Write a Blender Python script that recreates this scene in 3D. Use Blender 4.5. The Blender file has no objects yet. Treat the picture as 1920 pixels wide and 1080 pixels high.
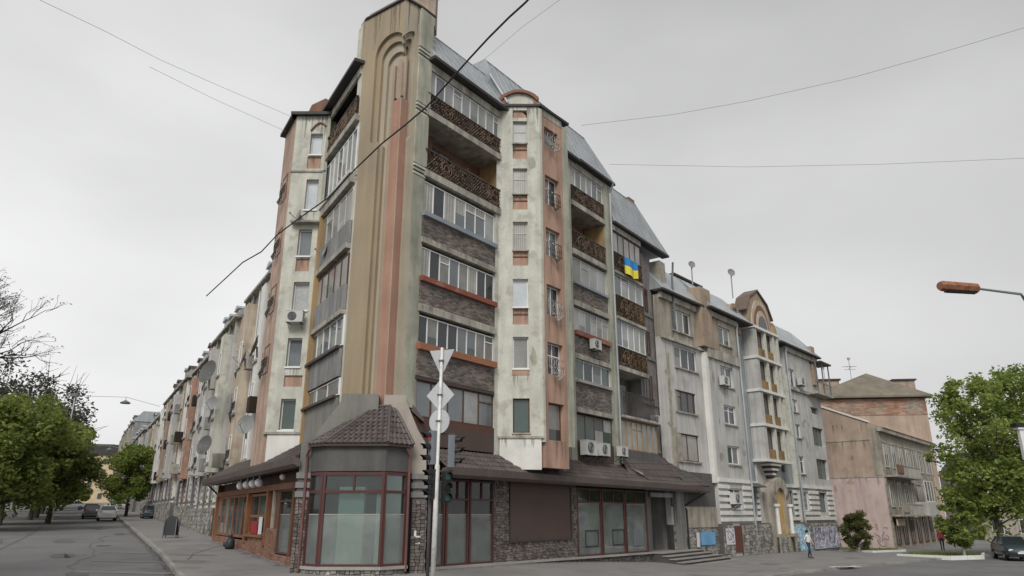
import bpy, bmesh, math, random
from mathutils import Vector, Matrix
random.seed(7)
PI = math.pi
SC = bpy.context.scene
C = SC.collection

# ------------------------------------------------------------ camera
F_PX, HZ = 1340.0, 965.0
TH = math.atan((HZ - 540.0) / F_PX)
CH = 2.5
cam_d = bpy.data.cameras.new('camera'); cam = bpy.data.objects.new('camera', cam_d); C.objects.link(cam)
cam_d.sensor_width = 36.0; cam_d.lens = 36.0 * F_PX / 1920.0
cam_d.clip_start = 0.1; cam_d.clip_end = 3000
cam.location = (0, 0, CH); cam.rotation_euler = (PI / 2 + TH, 0, 0)
SC.camera = cam

# ------------------------------------------------------------ sky and light (overcast)
SUN_EL, SUN_AZ = math.radians(42), math.radians(190)
w = bpy.data.worlds.new('World'); SC.world = w; w.use_nodes = True
nt = w.node_tree; nt.nodes.clear()
def N(t, tree=None, **k):
    n = (tree or nt).nodes.new(t)
    for a, b in k.items(): setattr(n, a, b)
    return n
out = N('ShaderNodeOutputWorld'); bg = N('ShaderNodeBackground')
sky = N('ShaderNodeTexSky'); sky.sky_type = 'NISHITA'; sky.sun_disc = False
sky.sun_elevation = SUN_EL; sky.sun_rotation = SUN_AZ; sky.air_density = 1; sky.dust_density = 4
hs = N('ShaderNodeHueSaturation'); hs.inputs['Saturation'].default_value = 0.15
nt.links.new(sky.outputs[0], hs.inputs['Color'])
tc = N('ShaderNodeTexCoord'); nz = N('ShaderNodeTexNoise'); nz.inputs['Scale'].default_value = 1.7; nz.inputs['Detail'].default_value = 5
nz.inputs['Roughness'].default_value = 0.45
mp = N('ShaderNodeMapping'); mp.inputs['Scale'].default_value = (1, 1, 2.2)
nt.links.new(tc.outputs['Generated'], mp.inputs[0]); nt.links.new(mp.outputs[0], nz.inputs['Vector'])
# overcast deck: brighter towards the left and the horizon
sep = N('ShaderNodeSeparateXYZ'); nt.links.new(tc.outputs['Generated'], sep.inputs[0])
r1 = N('ShaderNodeMapRange'); r1.inputs[1].default_value = -0.6; r1.inputs[2].default_value = 0.6; r1.inputs[3].default_value = 1.22; r1.inputs[4].default_value = 0.86
nt.links.new(sep.outputs['X'], r1.inputs[0])
r2 = N('ShaderNodeMapRange'); r2.inputs[1].default_value = 0.0; r2.inputs[2].default_value = 0.75; r2.inputs[3].default_value = 1.17; r2.inputs[4].default_value = 0.84
nt.links.new(sep.outputs['Z'], r2.inputs[0])
r3 = N('ShaderNodeMapRange'); r3.inputs[1].default_value = 0.3; r3.inputs[2].default_value = 0.7; r3.inputs[3].default_value = 0.80; r3.inputs[4].default_value = 1.14
nt.links.new(nz.outputs['Fac'], r3.inputs[0])
m1 = N('ShaderNodeMath', operation='MULTIPLY'); m2 = N('ShaderNodeMath', operation='MULTIPLY')
nt.links.new(r1.outputs[0], m1.inputs[0]); nt.links.new(r2.outputs[0], m1.inputs[1])
nt.links.new(m1.outputs[0], m2.inputs[0]); nt.links.new(r3.outputs[0], m2.inputs[1])
cl = N('ShaderNodeMix', data_type='RGBA', blend_type='MULTIPLY'); cl.inputs['Factor'].default_value = 1
cl.inputs[6].default_value = (4.72, 4.72, 4.74, 1)
nt.links.new(m2.outputs[0], cl.inputs[7])
mx = N('ShaderNodeMix', data_type='RGBA'); mx.inputs['Factor'].default_value = 0.9
nt.links.new(hs.outputs[0], mx.inputs[6]); nt.links.new(cl.outputs[2], mx.inputs[7])
bg.inputs['Strength'].default_value = 0.10
nt.links.new(mx.outputs[2], bg.inputs['Color']); nt.links.new(bg.outputs[0], out.inputs[0])
sd = bpy.data.lights.new('sun', 'SUN'); sun = bpy.data.objects.new('sun', sd); C.objects.link(sun)
sd.energy = 1.5; sd.angle = math.radians(25); sd.color = (1, 0.97, 0.93)
sun.rotation_euler = Vector((math.sin(SUN_AZ) * math.cos(SUN_EL), math.cos(SUN_AZ) * math.cos(SUN_EL), math.sin(SUN_EL))).to_track_quat('Z', 'Y').to_euler()
vs = SC.view_settings; vs.view_transform = 'Standard'; vs.look = 'None'; vs.gamma = 1; vs.use_curve_mapping = False; vs.exposure = 0.55

# ------------------------------------------------------------ materials
def mat(name, col, rough=0.85, var=0.18, streak=0.0, scale=0.8, bump=0.0, metal=0.0, spec=0.3, island=0.0, dirt=None, dirt_amt=0.5, fine=14.0, col2=None, wave=None):
    m = bpy.data.materials.new(name); m.use_nodes = True; t = m.node_tree
    b = t.nodes['Principled BSDF']; L = t.links.new
    b.inputs['Roughness'].default_value = rough; b.inputs['Metallic'].default_value = metal
    b.inputs['Specular IOR Level'].default_value = spec
    g = N('ShaderNodeNewGeometry', t)
    cur = N('ShaderNodeRGB', t); cur.outputs[0].default_value = (*col, 1); cur = cur.outputs[0]
    def noise(sc, vec_scale=None, det=4):
        n = N('ShaderNodeTexNoise', t); n.inputs['Scale'].default_value = sc; n.inputs['Detail'].default_value = det
        if vec_scale:
            mm = N('ShaderNodeMapping', t); mm.inputs['Scale'].default_value = vec_scale
            L(g.outputs['Position'], mm.inputs[0]); L(mm.outputs[0], n.inputs['Vector'])
        else: L(g.outputs['Position'], n.inputs['Vector'])
        return n
    def mul(cur, src, lo, hi, a=0.3, c=0.7):
        r = N('ShaderNodeMapRange', t); r.inputs[1].default_value = a; r.inputs[2].default_value = c
        r.inputs[3].default_value = lo; r.inputs[4].default_value = hi; L(src, r.inputs[0])
        x = N('ShaderNodeMix', t, data_type='RGBA', blend_type='MULTIPLY'); x.inputs['Factor'].default_value = 1
        L(cur, x.inputs[6]); L(r.outputs[0], x.inputs[7]); return x.outputs[2]
    if col2:
        n = noise(scale * 0.7, det=6); r = N('ShaderNodeMapRange', t); r.inputs[1].default_value = 0.42; r.inputs[2].default_value = 0.62; L(n.outputs['Fac'], r.inputs[0])
        x = N('ShaderNodeMix', t, data_type='RGBA'); L(r.outputs[0], x.inputs['Factor']); L(cur, x.inputs[6]); x.inputs[7].default_value = (*col2, 1); cur = x.outputs[2]
    if var: cur = mul(cur, noise(scale).outputs['Fac'], 1 - var, 1 + var)
    if var: cur = mul(cur, noise(fine, det=3).outputs['Fac'], 1 - var * 0.5, 1 + var * 0.5)
    if streak: cur = mul(cur, noise(1.0, (2.7, 2.7, 0.3), 6).outputs['Fac'], 1 - streak * 1.15, 1 + streak * 0.4, 0.34, 0.6)
    if island: cur = mul(cur, g.outputs['Random Per Island'], 1 - island, 1 + island, 0, 1)
    if dirt:
        n = noise(scale * 1.7, det=8); r = N('ShaderNodeMapRange', t); r.inputs[1].default_value = 0.54; r.inputs[2].default_value = 0.68; r.inputs[4].default_value = dirt_amt; L(n.outputs['Fac'], r.inputs[0])
        x = N('ShaderNodeMix', t, data_type='RGBA'); L(r.outputs[0], x.inputs['Factor']); L(cur, x.inputs[6]); x.inputs[7].default_value = (*dirt, 1); cur = x.outputs[2]
    if wave:
        wv = N('ShaderNodeTexWave', t); wv.bands_direction = 'DIAGONAL' if wave < 0 else 'X'; wv.inputs['Scale'].default_value = abs(wave); wv.inputs['Distortion'].default_value = 1.5; wv.inputs['Detail'].default_value = 1
        mm = N('ShaderNodeMapping', t); mm.inputs['Scale'].default_value = (1, 1, 0.03)
        L(g.outputs['Position'], mm.inputs[0]); L(mm.outputs[0], wv.inputs['Vector']); cur = mul(cur, wv.outputs['Fac'], 0.72, 1.15, 0, 1)
    L(cur, b.inputs['Base Color'])
    if bump:
        n = noise(fine * 1.5, det=5); bp = N('ShaderNodeBump', t); bp.inputs['Strength'].default_value = bump; bp.inputs['Distance'].default_value = 0.03
        L(n.outputs['Fac'], bp.inputs['Height']); L(bp.outputs[0], b.inputs['Normal'])
    return m
M = {}
def D(k, *a, **q): M[k] = mat(k, *a, **q)
D('tan', (0.325, 0.26, 0.175), streak=0.07, var=0.08, bump=0.2, col2=(0.295, 0.245, 0.175), scale=0.35)
D('tan_light', (0.38, 0.335, 0.255), streak=0.07, var=0.08, bump=0.2)
D('pink', (0.36, 0.21, 0.155), streak=0.1, var=0.10, bump=0.2)
D('olive', (0.37, 0.37, 0.30), streak=0.22, var=0.12, bump=0.3, dirt=(0.17, 0.16, 0.13), dirt_amt=0.35)
D('pale', (0.52, 0.52, 0.45), streak=0.12, var=0.12, bump=0.4, dirt=(0.26, 0.24, 0.2), dirt_amt=0.45, scale=1.2)
D('salmon_tan', (0.34, 0.265, 0.195), streak=0.08, var=0.1, bump=0.2)
D('side_pink', (0.40, 0.29, 0.225), streak=0.2, var=0.15, bump=0.3, dirt=(0.25, 0.17, 0.13))
D('salmon', (0.40, 0.26, 0.195), streak=0.2, var=0.12, bump=0.2)
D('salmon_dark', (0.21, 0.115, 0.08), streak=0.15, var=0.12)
D('ochre', (0.36, 0.24, 0.12), streak=0.15, var=0.1)
D('white_paint', (0.66, 0.65, 0.61), var=0.06, streak=0.06, dirt=(0.4, 0.38, 0.34), dirt_amt=0.25)
D('slab', (0.36, 0.34, 0.29), streak=0.3, var=0.18, bump=0.4, dirt=(0.16, 0.14, 0.12), dirt_amt=0.5)
D('slab_under', (0.22, 0.21, 0.17), streak=0.1, var=0.2)
D('brick_grey', (0.155, 0.14, 0.128), var=0.15, island=0.4, scale=1.0, col2=(0.20, 0.165, 0.14))
D('mortar', (0.125, 0.115, 0.108), var=0.15)
D('grey_render', (0.235, 0.235, 0.23), streak=0.25, var=0.15, bump=0.3, dirt=(0.14, 0.13, 0.12), dirt_amt=0.4)
D('dark_render', (0.105, 0.102, 0.098), streak=0.15, var=0.12, bump=0.2)
D('skirt', (0.20, 0.195, 0.175), streak=0.15, var=0.1, bump=0.2)
D('skirt_light', (0.36, 0.32, 0.28), streak=0.12, var=0.1, bump=0.2)
D('wing_grey', (0.47, 0.46, 0.44), streak=0.14, var=0.1, bump=0.3, scale=0.5, dirt=(0.24, 0.23, 0.21), dirt_amt=0.35)
D('wing_blue', (0.29, 0.32, 0.33), streak=0.2, var=0.12, bump=0.3)
D('wing_brown', (0.34, 0.265, 0.20), streak=0.2, var=0.15, bump=0.3, dirt=(0.2, 0.15, 0.11))
D('column', (0.36, 0.335, 0.27), streak=0.2, var=0.22, bump=0.8, scale=2.2, dirt=(0.2, 0.17, 0.14), dirt_amt=0.6)
D('recess_wall', (0.19, 0.178, 0.17), streak=0.3, var=0.2, bump=0.4, dirt=(0.1, 0.09, 0.085))
D('roof_metal', (0.36, 0.385, 0.40), rough=0.45, metal=0.35, var=0.1, streak=0.12)
D('roof_dark', (0.045, 0.042, 0.04), rough=0.6, var=0.2)
D('flashing', (0.06, 0.045, 0.04), rough=0.5, var=0.15)
D('gable_brown', (0.13, 0.10, 0.08), rough=0.7, var=0.2)
D('gutter', (0.12, 0.095, 0.088), rough=0.45, var=0.12, streak=0.1)
D('tiles', (0.085, 0.07, 0.066), rough=0.5, var=0.12, island=0.22)
D('brown_panel', (0.085, 0.058, 0.05), rough=0.6, var=0.08)
D('red_frame', (0.088, 0.036, 0.032), rough=0.45, var=0.12)
D('red_sill', (0.23, 0.075, 0.05), rough=0.6, var=0.2, dirt=(0.3, 0.2, 0.15))
D('orange_sill', (0.30, 0.13, 0.07), rough=0.6, var=0.15)
D('blue_sill', (0.24, 0.27, 0.30), rough=0.5, var=0.12)
D('brown_frame', (0.10, 0.048, 0.034), rough=0.5, var=0.12)
D('upvc', (0.72, 0.73, 0.72), rough=0.4, var=0.04)
D('old_white', (0.48, 0.47, 0.43), rough=0.6, var=0.15)
D('pipe', (0.35, 0.37, 0.38), rough=0.45, var=0.15, metal=0.3)
D('pipe_dark', (0.13, 0.135, 0.14), rough=0.5, var=0.15)
D('pipe_red', (0.15, 0.07, 0.065), rough=0.5)
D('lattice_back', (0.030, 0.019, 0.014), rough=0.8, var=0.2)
D('lattice', (0.17, 0.12, 0.085), rough=0.7, var=0.3, island=0.3)
D('lattice_wood', (0.17, 0.115, 0.07), rough=0.7, var=0.3, island=0.35)
D('iron', (0.05, 0.045, 0.04), rough=0.5, var=0.2)
D('iron_pale', (0.36, 0.34, 0.31), rough=0.5, var=0.2)
D('stone', (0.15, 0.13, 0.12), rough=0.9, var=0.25, island=0.45, bump=0.6, scale=2)
D('stone_dark', (0.10, 0.095, 0.09), rough=0.9, var=0.3, island=0.45, bump=0.6, scale=2)
D('stone_pale', (0.24, 0.23, 0.21), rough=0.9, var=0.3, island=0.4, bump=0.6, scale=2)
D('sill_stone', (0.33, 0.31, 0.29), rough=0.8, var=0.15)
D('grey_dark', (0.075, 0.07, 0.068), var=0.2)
D('step_stone', (0.27, 0.255, 0.24), rough=0.8, var=0.15)
D('asphalt', (0.155, 0.154, 0.155), rough=0.9, var=0.12, bump=0.3, scale=0.3, dirt=(0.11, 0.108, 0.108), dirt_amt=0.6, fine=25)
D('pavement', (0.215, 0.207, 0.2), rough=0.9, var=0.12, bump=0.25, scale=0.5, dirt=(0.15, 0.144, 0.14), dirt_amt=0.6, fine=25)
D('graffiti_dark', (0.10, 0.08, 0.16), rough=0.7)
D('stain_and_shade', (0.17, 0.163, 0.157), rough=0.9, var=0.15, bump=0.2)  # pavement stains, and the contact shade painted along the wall feet
D('patch', (0.112, 0.111, 0.11), rough=0.9, var=0.12, bump=0.25)
D('kerb', (0.27, 0.255, 0.24), rough=0.9, var=0.2, island=0.15)
D('kerb_white', (0.68, 0.68, 0.66), rough=0.8, var=0.08)
D('soil', (0.07, 0.075, 0.035), rough=1, var=0.4, scale=3)
D('wood', (0.22, 0.095, 0.045), rough=0.55, var=0.2, streak=0.2)
D('wood_dark', (0.12, 0.055, 0.03), rough=0.55, var=0.2)
D('brown_brick', (0.24, 0.13, 0.09), rough=0.85, var=0.15, island=0.25)
D('terracotta', (0.36, 0.22, 0.165), streak=0.2, var=0.2, dirt=(0.5, 0.42, 0.36), dirt_amt=0.5)
D('cream', (0.47, 0.40, 0.31), streak=0.2, var=0.15, dirt=(0.3, 0.22, 0.18))
D('rose', (0.50, 0.40, 0.37), streak=0.12, var=0.1, bump=0.2, dirt=(0.34, 0.27, 0.24), dirt_amt=0.4)
D('sand', (0.38, 0.295, 0.23), streak=0.1, var=0.12, bump=0.2, dirt=(0.27, 0.21, 0.17), dirt_amt=0.35)
D('taupe', (0.33, 0.26, 0.205), streak=0.25, var=0.15, dirt=(0.2, 0.17, 0.14))
D('facade_brick', (0.31, 0.185, 0.13), var=0.2, island=0.25, col2=(0.28, 0.235, 0.19))
D('old_plaster', (0.33, 0.30, 0.25), streak=0.25, var=0.2, dirt=(0.2, 0.17, 0.14))
D('far_yellow', (0.50, 0.40, 0.25), var=0.15)
D('metal_box', (0.50, 0.50, 0.48), rough=0.5, var=0.1)
D('fan_dark', (0.03, 0.03, 0.03), rough=0.6)
D('dish', (0.22, 0.225, 0.22), rough=0.5, var=0.15)
D('dish_dark', (0.10, 0.105, 0.10), rough=0.5, var=0.15)
D('sign_back', (0.50, 0.51, 0.52), rough=0.4, metal=0.2, var=0.12)
D('post_white', (0.62, 0.62, 0.60), rough=0.5, var=0.15, dirt=(0.3, 0.28, 0.26), dirt_amt=0.5, scale=3)
D('signal_black', (0.018, 0.018, 0.02), rough=0.45)
D('signal_grey', (0.15, 0.165, 0.18), rough=0.5, var=0.1)
D('cable', (0.02, 0.02, 0.022), rough=0.5, var=0)
D('wire_grey', (0.30, 0.30, 0.31), rough=0.5, var=0)
D('lamp_rust', (0.26, 0.11, 0.06), rough=0.7, var=0.25, dirt=(0.3, 0.22, 0.1), scale=6)
D('lamp_dark', (0.03, 0.022, 0.02), rough=0.5)
D('globe', (0.75, 0.74, 0.76), rough=0.3, var=0)
D('bark', (0.075, 0.062, 0.05), rough=1, var=0.3, bump=0.6, scale=4)
D('whitewash', (0.6, 0.6, 0.57), rough=0.9, var=0.15)
D('flag_blue', (0.03, 0.22, 0.52), rough=0.8); D('flag_yellow', (0.78, 0.66, 0.08), rough=0.8)
D('poster_blue', (0.14, 0.33, 0.55), rough=0.6, var=0.15); D('poster_white', (0.6, 0.6, 0.62), rough=0.6, var=0.1)
D('door_brown', (0.13, 0.05, 0.04), rough=0.6, var=0.15)
D('graffiti_blue', (0.28, 0.47, 0.56), rough=0.7, var=0.3, scale=3, dirt=(0.6, 0.65, 0.68), dirt_amt=0.7)
D('graffiti_violet', (0.38, 0.38, 0.43), rough=0.7, var=0.5, scale=3, dirt=(0.22, 0.17, 0.36), dirt_amt=0.8)
D('graffiti_green', (0.27, 0.30, 0.2), rough=0.7, var=0.4, scale=4)
D('paint_tag', (0.7, 0.7, 0.68), rough=0.7, var=0.1)
D('balcony_ochre', (0.25, 0.165, 0.08), var=0.25, streak=0.2)
D('arch_ochre', (0.52, 0.35, 0.15), var=0.2, streak=0.1)
D('skin', (0.45, 0.27, 0.19), rough=0.6); D('hair', (0.02, 0.015, 0.012), rough=0.7)
D('shirt_white', (0.6, 0.6, 0.6), rough=0.9); D('trousers', (0.04, 0.05, 0.08), rough=0.9)
D('shirt_pink', (0.62, 0.06, 0.1), rough=0.9); D('rubber', (0.02, 0.02, 0.02), rough=0.8)
D('car_white', (0.8, 0.8, 0.81), rough=0.25, var=0.03, spec=0.5); D('car_dark', (0.035, 0.055, 0.06), rough=0.25, var=0.05, spec=0.6)
D('car_grey', (0.12, 0.12, 0.13), rough=0.3, var=0.05, spec=0.5); D('car_silver', (0.35, 0.36, 0.37), rough=0.3, var=0.05, spec=0.5); D('car_glass', (0.02, 0.025, 0.03), rough=0.08, spec=0.6)
D('tail_red', (0.35, 0.02, 0.02), rough=0.3); D('headlight', (0.6, 0.6, 0.6), rough=0.15); D('rim', (0.3, 0.3, 0.3), rough=0.3, metal=0.8)
D('board_black', (0.03, 0.033, 0.036), rough=0.5); D('red_cloth', (0.28, 0.03, 0.03), rough=0.9)
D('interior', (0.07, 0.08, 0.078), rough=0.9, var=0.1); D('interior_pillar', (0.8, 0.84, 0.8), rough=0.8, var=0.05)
def leafmat(name, c1, c2):
    m = bpy.data.materials.new(name); m.use_nodes = True; t = m.node_tree; b = t.nodes['Principled BSDF']; L = t.links.new
    g = N('ShaderNodeNewGeometry', t); x = N('ShaderNodeMix', t, data_type='RGBA'); x.inputs[6].default_value = (*c1, 1); x.inputs[7].default_value = (*c2, 1)
    n = N('ShaderNodeTexNoise', t); n.inputs['Scale'].default_value = 0.55; L(g.outputs['Position'], n.inputs['Vector'])
    a = N('ShaderNodeMath', t, operation='MULTIPLY'); a.inputs[1].default_value = 0.45; L(g.outputs['Random Per Island'], a.inputs[0])
    s = N('ShaderNodeMath', t, operation='ADD'); L(a.outputs[0], s.inputs[0]); r = N('ShaderNodeMapRange', t); r.inputs[1].default_value = 0.35; r.inputs[2].default_value = 0.65; r.inputs[4].default_value = 0.6
    L(n.outputs['Fac'], r.inputs[0]); L(r.outputs[0], s.inputs[1]); L(s.outputs[0], x.inputs['Factor']); L(x.outputs[2], b.inputs['Base Color'])
    b.inputs['Roughness'].default_value = 0.6; b.inputs['Specular IOR Level'].default_value = 0.2
    tr = N('ShaderNodeBsdfTranslucent', t); L(x.outputs[2], tr.inputs['Color']); ms = N('ShaderNodeMixShader', t); ms.inputs[0].default_value = 0.5
    o = t.nodes['Material Output']; L(b.outputs[0], ms.inputs[1]); L(tr.outputs[0], ms.inputs[2]); L(ms.outputs[0], o.inputs['Surface']); M[name] = m
leafmat('leaf_fresh', (0.10, 0.16, 0.03), (0.36, 0.42, 0.12))
leafmat('leaf_park', (0.08, 0.13, 0.03), (0.30, 0.34, 0.095))
leafmat('leaf_olive', (0.09, 0.105, 0.04), (0.20, 0.20, 0.08))
leafmat('leaf_grey', (0.07, 0.07, 0.055), (0.13, 0.13, 0.1))
def glassmat(name, col, rough=0.06, curtain=None, wave=9.0, spec=0.5):
    m = mat(name, curtain or col, rough=rough, var=0.25 if curtain else 0.15, scale=0.9, spec=spec, wave=wave if curtain else None)
    b = m.node_tree.nodes['Principled BSDF']; b.inputs['Coat Weight'].default_value = 0.35; b.inputs['Coat Roughness'].default_value = 0.03
    M[name] = m
glassmat('glass_dark', (0.035, 0.04, 0.045))
glassmat('glass_blue', (0.14, 0.155, 0.165), spec=0.7)
glassmat('glass_curtain', None, curtain=(0.22, 0.22, 0.20), rough=0.3)
glassmat('glass_net', None, curtain=(0.33, 0.34, 0.33), rough=0.3, wave=14)
glassmat('glass_green', (0.07, 0.10, 0.09))
glassmat('glass_sky', (0.5, 0.53, 0.56), rough=0.1, spec=0.8)
glassmat('glass_blind', None, curtain=(0.36, 0.35, 0.32), rough=0.3, wave=3)
def shopglass(name, tint, film):
    m = bpy.data.materials.new(name); m.use_nodes = True; t = m.node_tree; t.nodes.clear(); L = t.links.new
    o = N('ShaderNodeOutputMaterial', t); tr = N('ShaderNodeBsdfTransparent', t); tr.inputs[0].default_value = (*tint, 1)
    gl = N('ShaderNodeBsdfGlossy', t); gl.inputs['Roughness'].default_value = 0.03; fr = N('ShaderNodeFresnel', t); fr.inputs[0].default_value = 1.6
    cur = tr.outputs[0]
    if film:
        g = N('ShaderNodeNewGeometry', t); n = N('ShaderNodeTexNoise', t); n.inputs['Scale'].default_value = 1.2; n.inputs['Detail'].default_value = 6; L(g.outputs['Position'], n.inputs['Vector'])
        rr = N('ShaderNodeMapRange', t); rr.inputs[3].default_value = film * 0.75; rr.inputs[4].default_value = min(1, film * 1.25); rr.inputs[1].default_value = 0.3; rr.inputs[2].default_value = 0.7; L(n.outputs['Fac'], rr.inputs[0])
        df = N('ShaderNodeBsdfDiffuse', t); df.inputs[0].default_value = (0.44, 0.49, 0.465, 1); mm = N('ShaderNodeMixShader', t); L(rr.outputs[0], mm.inputs[0]); L(cur, mm.inputs[1]); L(df.outputs[0], mm.inputs[2]); cur = mm.outputs[0]
    ms = N('ShaderNodeMixShader', t); L(fr.outputs[0], ms.inputs[0]); L(cur, ms.inputs[1]); L(gl.outputs[0], ms.inputs[2]); L(ms.outputs[0], o.inputs[0]); M[name] = m
shopglass('shop_clear', (0.72, 0.82, 0.8), 0.06); shopglass('shop_film', (0.85, 0.93, 0.9), 0.34)
def emis(name, col, s):
    m = mat(name, col, rough=0.3, var=0); b = m.node_tree.nodes['Principled BSDF']; b.inputs['Emission Color'].default_value = (*col, 1); b.inputs['Emission Strength'].default_value = s; M[name] = m
emis('lens_red', (0.6, 0.02, 0.04), 0.25); D('lens_green_dull', (0.02, 0.16, 0.11), rough=0.2, spec=0.6); D('lens_dull', (0.03, 0.03, 0.03), rough=0.2)

# ------------------------------------------------------------ mesh helpers
class MB:
    def __init__(s): s.v = []; s.f = []; s.m = []
    def q(s, pts, mi=0):
        b = len(s.v); s.v += [tuple(p) for p in pts]; s.f.append(tuple(range(b, b + len(pts)))); s.m.append(mi); return s
    def box(s, x0, x1, y0, y1, z0, z1, mi=0):
        b = len(s.v); s.v += [(x0, y0, z0), (x1, y0, z0), (x1, y1, z0), (x0, y1, z0), (x0, y0, z1), (x1, y0, z1), (x1, y1, z1), (x0, y1, z1)]
        for f in ((0, 3, 2, 1), (4, 5, 6, 7), (0, 1, 5, 4), (1, 2, 6, 5), (2, 3, 7, 6), (3, 0, 4, 7)): s.f.append(tuple(b + i for i in f)); s.m.append(mi)
        return s
    def xz(s, poly, y0, y1, mi=0):          # polygon in x,z extruded along y
        n = len(poly); b = len(s.v); s.v += [(x, y0, z) for x, z in poly] + [(x, y1, z) for x, z in poly]
        s.f.append(tuple(b + i for i in range(n))); s.f.append(tuple(b + n + i for i in reversed(range(n)))); s.m += [mi, mi]
        for i in range(n): j = (i + 1) % n; s.f.append((b + i, b + n + i, b + n + j, b + j)); s.m.append(mi)
        return s
    def xy(s, poly, z0, z1, mi=0):
        n = len(poly); b = len(s.v); s.v += [(x, y, z0) for x, y in poly] + [(x, y, z1) for x, y in poly]
        s.f.append(tuple(b + i for i in reversed(range(n)))); s.f.append(tuple(b + n + i for i in range(n))); s.m += [mi, mi]
        for i in range(n): j = (i + 1) % n; s.f.append((b + i, b + j, b + n + j, b + n + i)); s.m.append(mi)
        return s
    def yz(s, poly, x0, x1, mi=0):
        n = len(poly); b = len(s.v); s.v += [(x0, y, z) for y, z in poly] + [(x1, y, z) for y, z in poly]
        s.f.append(tuple(b + i for i in range(n))); s.f.append(tuple(b + n + i for i in reversed(range(n)))); s.m += [mi, mi]
        for i in range(n): j = (i + 1) % n; s.f.append((b + i, b + n + i, b + n + j, b + j)); s.m.append(mi)
        return s
    def tube(s, pts, r, n=6, mi=0, cap=True):
        pts = [Vector(p) for p in pts]; rs = r if isinstance(r, (list, tuple)) else [r] * len(pts); b = len(s.v); up = None
        for i, p in enumerate(pts):
            d = (pts[min(i + 1, len(pts) - 1)] - pts[max(i - 1, 0)]); d = d.normalized() if d.length > 1e-9 else Vector((0, 0, 1))
            a = d.cross(Vector((0, 0, 1))) if abs(d.z) < 0.95 else d.cross(Vector((0, 1, 0))); a.normalize(); c = a.cross(d)
            for k in range(n):
                t = 2 * PI * k / n; s.v.append(tuple(p + (a * math.cos(t) + c * math.sin(t)) * rs[i]))
        for i in range(len(pts) - 1):
            for k in range(n):
                k2 = (k + 1) % n; s.f.append((b + i * n + k, b + i * n + k2, b + (i + 1) * n + k2, b + (i + 1) * n + k)); s.m.append(mi)
        if cap: s.f.append(tuple(b + k for k in reversed(range(n)))); s.f.append(tuple(b + (len(pts) - 1) * n + k for k in range(n))); s.m += [mi, mi]
        return s
    def ball(s, c, r, n=10, mi=0):
        b = len(s.v); R = n // 2; rx, ry, rz = r if isinstance(r, tuple) else (r, r, r)
        for i in range(1, R):
            for k in range(n):
                a = PI * i / R; t = 2 * PI * k / n; s.v.append((c[0] + rx * math.sin(a) * math.cos(t), c[1] + ry * math.sin(a) * math.sin(t), c[2] + rz * math.cos(a)))
        top = len(s.v); s.v += [(c[0], c[1], c[2] + rz), (c[0], c[1], c[2] - rz)]
        for i in range(R - 2):
            for k in range(n): k2 = (k + 1) % n; s.f.append((b + i * n + k, b + (i + 1) * n + k, b + (i + 1) * n + k2, b + i * n + k2)); s.m.append(mi)
        for k in range(n):
            k2 = (k + 1) % n; s.f.append((top, b + k, b + k2)); s.f.append((top + 1, b + (R - 2) * n + k2, b + (R - 2) * n + k)); s.m += [mi, mi]
        return s
    def mesh(s, name, mats, smooth=False):
        me = bpy.data.meshes.new(name); me.from_pydata(s.v, [], s.f)
        for k in (mats if isinstance(mats, (list, tuple)) else [mats]): me.materials.append(M[k])
        if len(me.materials) > 1: me.polygons.foreach_set('material_index', s.m)
        if smooth: me.polygons.foreach_set('use_smooth', [True] * len(me.polygons))
        me.update(); return me
class Fr:                                   # a facade frame: x along the wall (left to right), y into the wall
    def __init__(s, x, y, dx, dy): s.x, s.y = x, y; l = math.hypot(dx, dy); s.dx, s.dy = dx / l, dy / l; s.a = math.atan2(dy, dx)
    def W(s, u, y=0, z=0): return (s.x + s.dx * u - s.dy * y, s.y + s.dy * u + s.dx * y, z)
WORLD = Fr(0, 0, 1, 0)
def thing(name, label, cat, loc=(0, 0, 0), rz=0, group=None):
    o = bpy.data.objects.new(name, None); C.objects.link(o); o.empty_display_size = 0.3; o.location = loc; o.rotation_euler = (0, 0, rz)
    return tag(o, label, cat, group)
def tag(o, label, cat, group=None):
    o['label'] = label; o['category'] = cat
    if group: o['group'] = group
    return o
WL = {}                                     # world location of each parent so children can be placed from world positions
def wl(o): return WL.get(o.name, (tuple(o.location), o.rotation_euler[2]))
def part(name, me, parent=None, fr=WORLD, u=0, y=0, z=0, rz=0, kind=None, tilt=None):
    o = bpy.data.objects.new(name, me); C.objects.link(o)
    p = fr.W(u, y, z); a = fr.a + rz; WL[o.name] = (p, a)
    if parent is not None:
        (px, py, pz), pa = wl(parent); dx, dy = p[0] - px, p[1] - py; c, s = math.cos(-pa), math.sin(-pa)
        o.parent = parent; o.location = (dx * c - dy * s, dx * s + dy * c, p[2] - pz); o.rotation_euler = (0, 0, a - pa)
    else: o.location = p; o.rotation_euler = (0, 0, a)
    if tilt: o.rotation_euler = (tilt, 0, o.rotation_euler[2])
    if kind: o['kind'] = kind
    return o
CACHE = {}
def boxmesh(w_, d, h, m):
    k = ('b', round(w_, 3), round(d, 3), round(h, 3), m)
    if k not in CACHE: CACHE[k] = MB().box(0, w_, 0, d, 0, h).mesh('block', m)
    return CACHE[k]
def bx(name, parent, fr, u0, u1, y0, y1, z0, z1, m, kind=None): return part(name, boxmesh(u1 - u0, y1 - y0, z1 - z0, m), parent, fr, u0, y0, z0, kind=kind)
def c_tree(o, parent=None, **kw):
    c = o.copy(); C.objects.link(c); c.parent = parent
    for ch in o.children: c_tree(ch, c)
    for k, v in kw.items(): c[k] = v
    return c
GL = ['glass_dark', 'glass_blue', 'glass_curtain', 'glass_net', 'glass_green', 'glass_curtain']
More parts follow.
